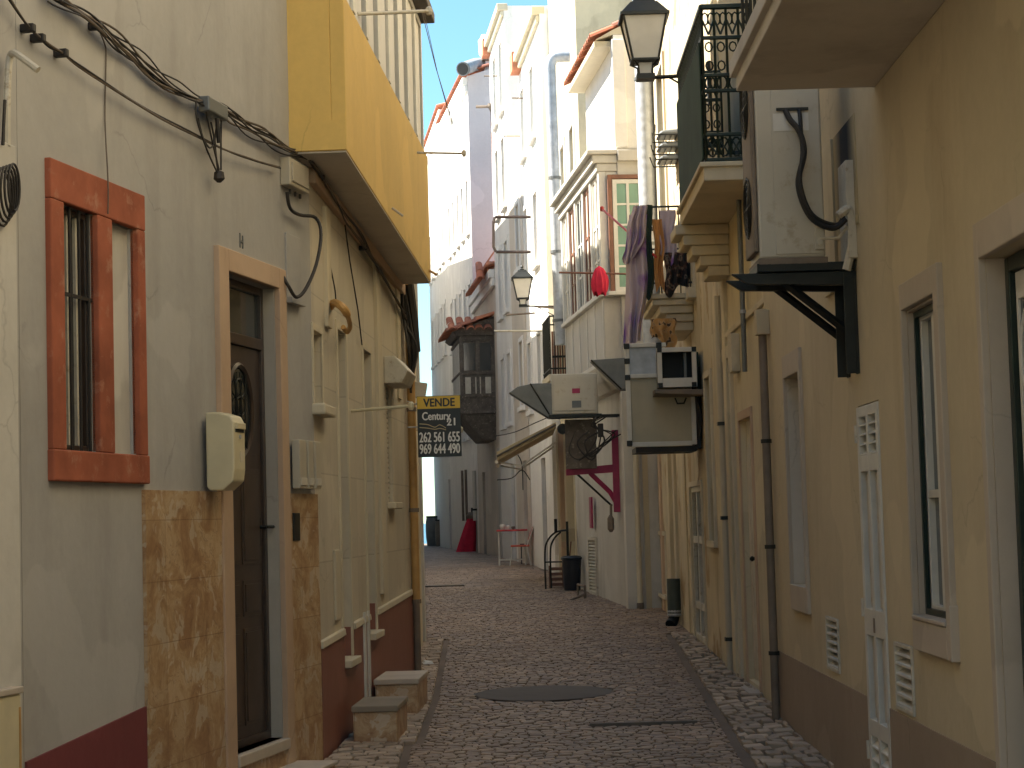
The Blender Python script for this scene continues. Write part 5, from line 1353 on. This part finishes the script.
# iron balcony on W5
p0 = at(549, 375, 36.6); 
ba0, ba1 = 1.2, 2.8
bo5 = (W5.world(0, 0, 0).x * 0) + .55
h5.part('balcony_slab', MB().box(ba0, ba1, 0, bo5, 4.08, 4.2), 'mould', bevel=.01)
mb = MB()
for z in (4.3, 5.25): mb.tube([(ba0, 0, z), (ba0, bo5 - .03, z), (ba1, bo5 - .03, z), (ba1, 0, z)], .016, 5)
for k in range(8): mb.tube([(ba0, .02 + k * .07, 4.2), (ba0, .02 + k * .07, 5.25)], .009, 4)
for k in range(1, 16): mb.tube([(ba0 + k * .1, bo5 - .03, 4.2), (ba0 + k * .1, bo5 - .03, 5.25)], .009, 4)
h5.part('balcony_railing', mb, 'iron')
t = W5.thing('planter', 'reddish brown reed screen inside the far iron balcony', 'screen', ba0 + .1, .08, 4.2)
mb = MB()
for k in range(9): mb.tube([(.0 + .01 * (k % 2), .02 + k * .045, 0), (.0, .02 + k * .045, .78)], .02, 5)
t.part('reeds', mb, 'redwood'); t.part('binding', MB().box(-.03, -.018, 0, .4, .3, .34), 'iron')
# galvanised corner flue
p = at(558, 330, 34.6)
t = T('flue_duct', 'slim galvanised duct with an elbow at its top on the distant corner', 'duct', (p.x, 34.6, 4.6))
zt_ = at(557, 66, 34.6).z - 4.6; p2 = at(577, 56, 34.6)
t.part('pipe', MB().tube([(.04, 0, 0), (0, 0, zt_ - .05)], .10, 14), 'galv', smooth=True)
t.part('elbow', MB().tube(smoothpath([(0, 0, zt_ - .06), (.01, 0, zt_ + .06), (.1, .0, zt_ + .16), (.35, 0, zt_ + .17)], 5), .102, 14), 'galv', smooth=True)
for z in (.4, 1.6, 2.9): t.part('strap', MB().lathe((.02, 0, z), [(.112, 0), (.112, .05)], 14), 'greymetal')
h6 = far_house(W6, 'white_house', 'sunlit white house with tile ended eaves behind the distant lantern', 12.0, 'white', (4.0, 7.0, 9.7), step=2.2, eav='slab', start=1.4)
h6b = far_house(W6b, 'white_house', 'lower white house wedged between the two taller sunlit white houses', 11.2, 'pinkish', (4.2, 7.4), step=1.6, start=.7)
h6.part('side_strip', MB().box(-.02, -.0, -.3, .0, .2, 11.9), 'white')
h7 = far_house(W7, 'white_house', 'tallest bright white house just right of the chimney pot', 14.2, 'white', (4.0, 6.8, 9.4, 11.8), step=1.7, wh=1.7, eav='slab', start=.6)
h8 = far_house(W8, 'low_house', 'lower pinkish house with the dark timber oriel', 8.3, 'pinkish', (4.0,), step=3.2, eav='tile', start=4.8)
h9 = far_house(W9, 'lavender_house', 'tall lavender gabled house with tiled eaves and a chimney', 15.1, 'white', (4.2, 7.2, 10.4), step=1.3, eav='tile', ww=.5, wh=1.6, start=.5)
h10 = far_house(W10, 'white_house', 'farthest pale house at the end of the street beside the sea', 15.7, 'white', (4.2, 7.4, 10.6), step=1.5, eav='tile', ww=.6, wh=1.7, start=.9)
h9.part('gable_render', MB().prism([(-5.9, 2), (-.0, 2), (-.0, 15.08), (-2.5, 15.9), (-5.9, 15.08)], 0, -.03, -.002), 'lavender')
t = W9.thing('drainpipe', 'pale slender pipe low on the distant lavender house behind the red parasol', 'drainpipe', .5, .06, 1.6)
t.part('pipe', MB().tube([(0, 0, 0), (0, 0, 1.5)], .06, 8), 'wpaint', smooth=True)
t.part('clip', MB().lathe((0, 0, .3), [(.08, 0), (.08, .06)], 8), 'iron')
t.part('upper_pipe', MB().tube([(2.2, 0, 0.0), (2.2, 0, 1.6)], .04, 6).tube([(3.2, 0, 0.0), (3.2, 0, 1.6)], .04, 6), 'brownpipe')
# chimney and pots
zc = 15.1
o_ = at(488, 73, 60.6)
t = h9
cz = o_.z
ch = h9.part('chimney', MB().box(.3, .8, -.95, -.6, cz - .9, cz + .35), 'lavender', bevel=.02)
a_ = .65
h9.part('chimney_cap', MB().box(.22, .88, -1.02, -.5, cz + .35, cz + .42), 'brownpipe', ch, bevel=.01)
h9.part('chimney_pot', MB().lathe((a_ - .1, -.68, cz + .421), [(.12, 0), (.12, .08), (.23, .16), (.25, .6), (.16, .72), (.15, .78)], 16), 'wpaint', ch, smooth=True)
p = at(463, 69, 59.5); p2 = at(486, 64, 61.2)
t = T('roof_duct', 'grey metal roof duct with a dark open mouth on the lavender gable', 'duct', p)
v = p2 - p
t.part('pipe', MB().tube([(0, 0, 0), v * .5 + Vector((0, 0, .05)), v], .2, 16), 'galv', smooth=True)
vn = v.normalized()
t.part('mouth_rim', MB().tube([-vn * .02, vn * .05], .215, 16), 'greymetal', smooth=True)
t.part('mouth', MB().tube([-vn * .03, -vn * .0205], .18, 16), 'rubber')
t.part('stand', MB().tube([v * .9, v * .9 + Vector((0, 0, -1.3))], .05, 6), 'galv')
# brown downpipe and clothes frame
p = at(493, 112, 52.5)
t = T('drainpipe', 'long brown drainpipe down the edge of the tallest white house', 'drainpipe', (p.x, 52.5, 5.5))
t.part('pipe', MB().tube([(.05, 0, 0), (0, 0, p.z - 5.5)], .07, 8), 'redwood', smooth=True)
t.part('head', MB().lathe((0, 0, p.z - 5.5), [(.07, 0), (.14, .15), (.14, .22)], 8), 'brownpipe')
t.part('gutter', MB().tube([(-.45, 0, p.z - 5.35), (.1, 0, p.z - 5.35)], .04, 6), 'brownpipe')
p = at(531, 217, 42.8)
t = T('clothes_rack', 'square brown metal clothes frame reaching out from the sunlit white wall', 'clothes rack', p)
mb = MB().tube([(0, 0, 0), at(495, 217, 42.8) - p], .035, 6)
t.part('upper_bar', mb, 'brownwood'); t.part('lower_bar', MB().tube([at(531, 252, 42.8) - p, at(496, 252, 42.8) - p], .035, 6), 'brownwood')
t.part('upright', MB().tube([at(495, 217, 42.8) - p, at(493.5, 222, 42.8) - p, at(493.5, 247, 42.8) - p, at(496, 252, 42.8) - p], .035, 6), 'brownwood')
for k, (x0, y0, x1, y1, Y, lab) in enumerate(((535, 306.5, 556, 308, 37, 'dark horizontal bar beside the distant lantern'), (506, 315, 535, 313, 38, 'long thin clothes rod crossing below the distant lantern'), (494, 331, 546, 331, 38.5, 'lowest pale clothes rod crossing in front of the white wall'), (512, 98, 540, 98.5, 44, 'thin rod fixed high on the sunlit white wall'), (504, 136, 530, 136, 45, 'pale rod in the middle of the sunlit white wall'), (484, 76, 508, 76, 50, 'rod near the roof of the tallest white house'))):
    rod('clothes_pole', lab, 'clothes pole', at(x1, y1, Y), at(x0, y0, Y), .018, 'brownpipe' if k != 2 else 'wdirty', False)

# dark timber oriel on W8, with tiled roofs
oa0 = .75; bo8 = .93
zb8, zt8 = 3.75, 6.55
ob = h8.part('oriel', MB().box(oa0, oa0 + 2.9, 0, bo8, zb8 + .7, zt8), 'greywood')
h8.part('oriel_base', MB().hexa([(oa0 + .2, 0, zb8 - .0), (oa0 + 2.7, 0, zb8), (oa0 + 2.7, .35, zb8), (oa0 + .2, .35, zb8), (oa0, 0, zb8 + .69), (oa0 + 2.9, 0, zb8 + .69), (oa0 + 2.9, bo8, zb8 + .69), (oa0, bo8, zb8 + .69)]), 'greywood', ob)
mb = MB()
for z in (zb8 + .7, zb8 + 1.15, zb8 + 1.75, zt8 - .15): mb.box(oa0 - .04, oa0 + 2.94, 0, bo8 + .04, z, z + .07)
for b_ in (.0, .42, .86): mb.box(oa0 - .035, oa0, b_, b_ + .09, zb8 + .75, zt8 - .1)
h8.part('oriel_rails', mb, 'greywood', ob, bevel=.008)
mb = MB()
for k in range(3): mb.box(oa0 - .025, oa0 - .001, .12 + .27 * k, .27 + .27 * k, zb8 + 1.24, zb8 + 1.68)
h8.part('oriel_small_panes', mb, 'wdirty', ob)
mb = MB().box(oa0 - .02, oa0 - .001, .12, .40, zb8 + 1.86, zt8 - .2).box(oa0 - .02, oa0 - .001, .53, .83, zb8 + 1.86, zt8 - .2)
h8.part('oriel_panes', mb, 'glass', ob)
mb = MB()
for k in range(5): mb.box(oa0 + .1 + .56 * k, oa0 + .5 + .56 * k, bo8, bo8 + .02, zb8 + 1.2, zt8 - .2)
h8.part('oriel_side_windows', mb, 'wpaint', ob)
h8.part('oriel_roof', tile_roof(oa0 - .3, oa0 + 3.1, 0, zt8 + .55, bo8 + .38, zt8 + .08, .12), 'terracotta', ob)
def swapab(mb):
    mb.v = [(v[1], v[0], v[2]) for v in mb.v]; return mb
h8.part('oriel_roof', swapab(tile_roof(.05, bo8 + .34, oa0 + .5, zt8 + .5, oa0 - .34, zt8 + .10, .11)), 'terracotta', ob)
h8.part('canopy_roof', swapab(tile_roof(-.1, .5, .9, 8.5, .35, 8.0, .11)), 'terracotta')
h8.part('oriel_roof_deck', MB().prism([(0, zt8 + .5), (0, zt8), (bo8 + .08, zt8), (bo8 + .2, zt8 + .1)], 0, oa0 - .1, oa0 + 3.0), 'greywood', ob)
p = at(478, 294, 53.5)
h8.part('canopy_roof', tile_roof(.6, 3.2, -.05, 8.75, .55, 7.85, .11), 'terracotta')
h8.part('wall_stain', MB().box(.02, .6, .001, .02, .3, 3.5), 'whitedirty')

# ================================================================== things on the street
GY = 45.0
def gp(px, Y): 
    z = gz(Y) + .02; d = ray(px, 560); return Vector((CAM.x + d.x / d.y * Y, Y, z))
p = gp(498, 45)
t = T('cafe_table', 'red topped table with pale metal legs and small things on it', 'table', p)
t.part('tabletop', MB().box(-.02, .68, 0, .7, .76, .80), 'redpaint', bevel=.008)
for x in (.03, .62):
    for y in (.05, .65): t.part('leg', MB().tube([(x, y, 0), (x, y, .76)], .018, 8), 'wpaint')
t.part('stretcher', MB().tube([(.03, .05, .12), (.62, .05, .12)], .012, 6).tube([(.03, .65, .12), (.62, .65, .12)], .012, 6), 'wpaint')
for k, (x, y, r_, h_, mt, lab) in enumerate(((.12, .15, .07, .13, 'wpaint', 'round white pot on the left of the red table'), (.24, .3, .05, .10, 'frost', 'small pale cup in the middle of the red table'), (.36, .12, .045, .07, 'brownpipe', 'small brown bowl on the right half of the red table'))):
    tt = T('bowl', lab, 'bowl', p + Vector((x, y, .80)), 0, 1, 'dishes on the red table')
    tt.part('bowl', MB().lathe((0, 0, 0), [(r_ * .6, 0), (r_, h_ * .5), (r_ * 1.02, h_ * .8), (r_ * .8, h_)], 14), mt, smooth=True)
p = gp(511, 44.6)
t = T('chair', 'orange red plastic chair with pale metal legs at the table', 'chair', p, R(0))
t.part('seat', MB().box(0, .42, 0, .42, .42, .46), 'orangeplastic', bevel=.015)
t.part('backrest', MB().hexa([(.38, .02, .56), (.42, .02, .56), (.42, .40, .56), (.38, .40, .56), (.50, .02, .86), (.54, .02, .86), (.54, .40, .86), (.50, .40, .86)]), 'orangeplastic', bevel=.015)
for (x0, x1, y) in ((.04, -.03, .04), (.04, -.03, .38)): t.part('leg', MB().tube([(x0, y, .42), (x1, y, 0)], .014, 6), 'wpaint')
for y in (.03, .39): t.part('leg', MB().tube([(.36, y, .42), (.44, y, 0)], .014, 6), 'wpaint')
for y in (.01, .41): t.part('back_post', MB().tube([(.36, y, .44), (.42, y, .6), (.52, y, .86)], .012, 6), 'wpaint')
p = gp(529, 46.0)
t = T('chair', 'dark chair standing behind the orange one against the wall', 'chair', p, R(180))
t.part('seat', MB().box(-.2, .2, -.2, .2, .43, .46), 'darkplastic', bevel=.01)
t.part('backrest', MB().box(-.2, -.17, -.2, .2, .5, .92), 'darkplastic', bevel=.01)
for x in (-.17, .17):
    for y in (-.17, .17): t.part('leg', MB().tube([(x, y, 0), (x, y, .44)], .015, 6), 'darkplastic')
# hooped rack, bin, crate
p = gp(545, 34.6)
t = T('hoop_rack', 'black metal hooped rack standing beside the dark bin', 'rack', p)
for k, dx in enumerate((0, .10)):
    t.part('hoop', MB().tube(smoothpath([(dx, .3 * k, 0), (dx, .3 * k, .6), (dx + .05, .3 * k, .82), (dx + .2, .3 * k, .97), (dx + .42, .3 * k, 1.0)], 5), .018, 6), 'iron', smooth=True)
t.part('crossbar', MB().tube([(0, 0, .46), (.5, 0, .46)], .014, 6).tube([(0, 0, .46), (.1, .3, .46)], .012, 6), 'iron')
t.part('post', MB().tube([(.20, 0, .97), (.2, 0, 1.2)], .03, 6).tube([(.40, .1, .5), (.40, .1, 1.15)], .025, 6), 'iron')
p = gp(571.5, 34.0)
t = T('rubbish_bin', 'dark blue black plastic bin standing by the wall', 'bin', p)
t.part('body', MB().lathe((0, 0, 0), [(.135, 0), (.14, .02), (.165, .52)], 20), 'darkplastic', smooth=True)
t.part('rim', MB().lathe((0, 0, .515), [(.17, 0), (.182, .01), (.182, .035), (.165, .05)], 20), 'darkplastic', smooth=True)
t.part('bin_liner', MB().lathe((0, 0, .55), [(.16, 0), (.165, .02), (.12, .03)], 20), 'rubber', smooth=True)
p = gp(556, 35.0)
t = T('crate', 'small reddish crate on the ground behind the hooped rack', 'crate', p)
mb = MB()
for k in range(4): mb.box(-.12, .12, -.1, .1, .03 + .09 * k, .08 + .09 * k)
t.part('slats', mb, 'redwood'); t.part('corner_posts', MB().box(-.13, -.1, -.11, -.08, 0, .38).box(.1, .13, -.11, -.08, 0, .38).box(-.13, -.1, .08, .11, 0, .38).box(.1, .13, .08, .11, 0, .38), 'redwood')
p = gp(570, 34.75)
t = T('cardboard_box', 'small tan cardboard box resting high by the bin', 'box', (p.x - .02, 34.75, p.z))
t.part('pole', MB().tube([(-.05, 0, 0), (.05, 0, .82)], .014, 6), 'redwood')
t.part('box', MB().box(-.12, .12, -.06, .06, .80, 1.02), 'canvas', bevel=.008)
p = gp(470, 61)
t = T('folded_parasol', 'folded crimson parasol leaning by the far wall', 'parasol', p, R(0))
n, vs, fs = 20, [], []
for j in range(8):
    f = j / 7; rr = .17 * (1 - f) ** .8 + .11
    for i in range(n):
        an = 2 * math.pi * i / n; k = 1 + .14 * math.sin(6 * an)
        vs.append((rr * k * math.cos(an) - .12 + .2 * f, rr * k * .6 * math.sin(an), .02 + 1.02 * f))
for j in range(7):
    for i in range(n): fs.append((j * n + i, j * n + (i + 1) % n, (j + 1) * n + (i + 1) % n, (j + 1) * n + i))
fs += [tuple(range(n)), tuple(range(7 * n, 8 * n))]
t.part('canopy', MB().add(vs, fs), 'magenta' if False else 'redcloth', smooth=True)
t.part('pole', MB().tube([(.08, 0, 1.0), (.1, 0, 1.35)], .03, 6), 'iron')
t.part('cap', MB().lathe((.09, 0, 1.02), [(.13, 0), (.17, .1), (.1, .2)], 10), 'brownpipe')
p = gp(433, 75)
t = T('barrel', 'dark upright barrel at the far end of the street', 'barrel', p)
t.part('body', MB().lathe((0, 0, 0), [(.20, 0), (.24, .3), (.25, .6), (.24, .9), (.20, 1.1)], 16), 'greymetal', smooth=True)
t.part('rim', MB().lathe((0, 0, 1.06), [(.22, 0), (.22, .06)], 16), 'iron')
p = gp(441, 74)
t = T('barrel', 'brown shorter barrel right of the dark one at the street end', 'barrel', p)
t.part('body', MB().lathe((0, 0, 0), [(.18, 0), (.2, .5), (.18, .95)], 16), 'brownpipe', smooth=True)
t.part('rim', MB().lathe((0, 0, .93), [(.19, 0), (.19, .05)], 16), 'iron')
t = W4.thing('metal_stand', 'low rusty metal foot lying against the wall near the pale pipe', 'stand', W4.S(604, 590), .2, gz(31))
t.part('frame', MB().tube([(0, .1, 0), (0, .1, .22), (.9, .1, .22), (.9, .1, 0)], .02, 6).tube([(0, .1, .1), (-.2, .35, .02)], .02, 6), 'brownpipe')
t = W3.thing('litter', 'tiny white scrap of litter on the left gutter', 'litter', 0, 0, 0)
t.e.location = at(433, 654, 20.6) ; t.e.location.z = gz(20.6) + .03
t.part('paper', MB().hexa([(0, 0, 0), (.08, 0, 0), (.1, .12, .01), (0, .1, 0), (.01, .01, .03), (.07, .02, .02), (.08, .1, .04), (.02, .08, .02)]), 'signwhite')

# ================================================================== ground
def grid_ground(name, xs_of_y, ys, dz, mat, nx=14):
    vs, fs = [], []
    for y in ys:
        x0, x1 = xs_of_y(y)
        for i in range(nx + 1): vs.append((x0 + (x1 - x0) * i / nx, y, gz(y) + dz))
    for j in range(len(ys) - 1):
        for i in range(nx):
            k = j * (nx + 1) + i; fs.append((k, k + 1, k + nx + 2, k + nx + 1))
    return struct(name, vs, fs, mat)
ys = [-12 + i for i in range(96)]
grid_ground('ground', lambda y: (-12, 12), ys, .001, 'joint')
def left_x(y):
    if y < 13.7: return -1.33 - .2 * (13.7 - y)
    if y < 20: return -1.33 + .043 * (y - 13.7)
    if y < 24: return -1.06 - .03 * (y - 20)
    return -1.3 - .0635 * (y - 24)
def right_x(y):
    P = [(0, 1.95), (15.4, 1.98), (15.5, 2.03), (28.7, 2.06), (28.8, 1.62), (34.8, 1.05), (34.9, 1.3), (40.25, .95), (40.3, .77), (47.8, .12), (52.7, -.37), (60, -1.1), (67.5, -2.13), (82, -3.9)]
    for (a, x), (b_, x2) in zip(P, P[1:]):
        if a <= y <= b_: return x + (x2 - x) * (y - a) / (b_ - a)
    return P[-1][1]
def kerb_x(y):      # line of the gutter on the right
    return 1.45 + .03 * (y - 12) if y < 24 else 9
def lgut(y):        # pale setts along the left
    if y < 13: return -.75
    if y < 14.4: return -.75 + (y - 13) * -.02
    if y < 17.2: return -.70
    if y < 24: return -.70 - (y - 17.2) * .02
    return -9
rnd = random.Random(3)
def setts(name, y0, y1, xr, cell_x, cell_y, top, mat, patch=None, jit=.25, hj=.008, arch=False, gap=.003):
    vs, fs = [], []; y = y0; row = 0
    while y < y1:
        cy = cell_y * rnd.uniform(.85, 1.15); x0, x1 = xr(y); x = x0 - rnd.random() * cell_x
        while x < x1:
            cx = cell_x * rnd.uniform(.75, 1.3)
            xa, xb = max(x, x0), min(x + cx, x1)
            yy = y + (.03 * math.sin((x - x0) * 3.0 + row * .13) if arch else 0)
            if xb - xa > .02 and not (patch and patch((xa + xb) / 2, yy + cy / 2)):
                gpx = gap + rnd.random() * .005; z = gz(yy) + top + rnd.uniform(-hj, hj); tl = rnd.uniform(-hj, hj) * .7
                o = len(vs); ins = .010
                q = [(xa + gpx, yy + gpx), (xb - gpx, yy + gpx), (xb - gpx, yy + cy - gpx), (xa + gpx, yy + cy - gpx)]
                q = [(a + rnd.uniform(-1, 1) * gpx * jit * 2, b_ + rnd.uniform(-1, 1) * gpx * jit * 2) for a, b_ in q]
                mx, my = sum(a for a, _ in q) / 4, sum(b_ for _, b_ in q) / 4
                for a, b_ in q: vs.append((a, b_, gz(yy) - .015))
                for a, b_ in q: vs.append((a, b_, z - .005 + tl * (1 if a > mx else -1)))
                for a, b_ in q: vs.append((mx + (a - mx) * (1 - ins * 2 / cell_x), my + (b_ - my) * (1 - ins * 2 / cell_y), z + tl * (1 if a > mx else -1)))
                for k in range(4):
                    k2 = (k + 1) % 4; fs.append((o + k, o + k2, o + 4 + k2, o + 4 + k)); fs.append((o + 4 + k, o + 4 + k2, o + 8 + k2, o + 8 + k))
                fs.append((o + 8, o + 9, o + 10, o + 11))
            x += cx
        y += cy; row += 1
    return struct(name, vs, fs, mat)
PC = (at(543, 692, 17.6).x, 17.6)
def inpatch(x, y): return ((x - PC[0]) / .60) ** 2 + ((y - PC[1]) / .62) ** 2 < 1
setts('cobbled_street', 11.6, 36, lambda y: (lgut(y) - .01 if y < 24 else left_x(y), min(kerb_x(y) - .06, right_x(y))), .092, .082, .016, 'cobble', inpatch, arch=True, hj=.005)
setts('cobbled_street_far', 36, 80, lambda y: (left_x(y), right_x(y)), .16, .15, .012, 'cobble', hj=.002)
setts('left_pavement', 11.6, 24, lambda y: (left_x(y) + .0, lgut(y) - .06), .13, .12, .028, 'limestone')
setts('right_pavement', 11.0, 24, lambda y: (kerb_x(y), right_x(y) - .005), .13, .19, .032, 'limestone', hj=.01, gap=.011)
vs = [(PC[0], PC[1], gz(PC[1]) + .022)] + [(PC[0] + .60 * math.cos(k * math.pi / 20) * (1 + .03 * math.sin(k * 1.7)), PC[1] + .62 * math.sin(k * math.pi / 20), gz(PC[1] + .62 * math.sin(k * math.pi / 20)) + .020) for k in range(40)]
struct('concrete_patch', vs, [(0, 1 + k, 1 + (k + 1) % 40) for k in range(40)], 'asphalt')
for (xa, xb, Y, w_) in ((at(590, 720, 15.1).x, at(698, 720, 15.1).x, 15.15, .05), (at(423, 579, 38).x, at(466, 579, 38).x, 36.5, .25)):
    g_ = gz(Y) + .034
    struct('drain_channel', [(xa, Y, g_), (xb, Y, g_), (xb, Y + w_, g_), (xa, Y + w_, g_), (xa, Y, g_ - .03), (xb, Y, g_ - .03), (xb, Y + w_, g_ - .03), (xa, Y + w_, g_ - .03)], [(0, 1, 2, 3), (4, 5, 6, 7), (0, 1, 5, 4), (2, 3, 7, 6), (0, 3, 7, 4), (1, 2, 6, 5)], 'asphalt')

# sea beyond the end of the street
m, n, bs_ = nt('sea_water')
bs_.inputs['Base Color'].default_value = (.02, .09, .17, 1); bs_.inputs['Roughness'].default_value = .25
bump(n, bs_, noise(n, n.nodes.new('ShaderNodeTexCoord').outputs['Object'], .4, 5), .5, .4)
M['sea'] = m
struct('sea', [(-9000, 84, -12), (9000, 84, -12), (9000, 16000, -12), (-9000, 16000, -12)], [(0, 1, 2, 3)], 'sea')
struct('land', [(-400, -60, -.6), (400, -60, -.6), (400, 84, -.6), (-400, 84, -.6), (-400, 84, -14), (400, 84, -14)], [(0, 1, 2, 3), (3, 2, 5, 4)], 'joint')

# ================================================================== light, sky, camera
SUN = Vector((-.63, .10, .77)).normalized()
wd = bpy.data.worlds.new('World'); scn.world = wd; wd.use_nodes = True
wn = wd.node_tree; bg = wn.nodes['Background']
sky = wn.nodes.new('ShaderNodeTexSky'); sky.sky_type = 'NISHITA'; sky.sun_disc = False
sky.sun_elevation = math.asin(SUN.z); sky.sun_rotation = math.atan2(SUN.x, SUN.y)
sky.air_density = 1.0; sky.dust_density = .1; sky.ozone_density = 1.5; sky.altitude = 10
tint = wn.nodes.new('ShaderNodeMix'); tint.data_type = 'RGBA'; tint.blend_type = 'MULTIPLY'; tint.inputs[0].default_value = 1
tint.inputs[7].default_value = (.50, .67, .68, 1)
wn.links.new(sky.outputs[0], tint.inputs[6]); wn.links.new(tint.outputs[2], bg.inputs[0]); bg.inputs[1].default_value = .09
L = bpy.data.lights.new('sun', 'SUN'); L.energy = 5.0; L.angle = R(.53); L.color = (1, .94, .84)
lo = bpy.data.objects.new('sun', L); COL.objects.link(lo)
lo.rotation_euler = (-SUN).to_track_quat('-Z', 'Y').to_euler(); lo.location = (-10, 0, 30)
cam = bpy.data.cameras.new('camera'); co_ = bpy.data.objects.new('camera', cam); COL.objects.link(co_)
co_.matrix_world = Matrix.Translation(CAM) @ CR.to_4x4()
cam.sensor_width = 36; cam.lens = 36 * F / SX; cam.clip_end = 30000; cam.clip_start = .05
scn.camera = co_
scn.view_settings.view_transform = 'Standard'; scn.view_settings.look = 'None'; scn.view_settings.gamma = 1
scn.view_settings.exposure = 2.05
scn.cycles.max_bounces = 10; scn.cycles.diffuse_bounces = 8
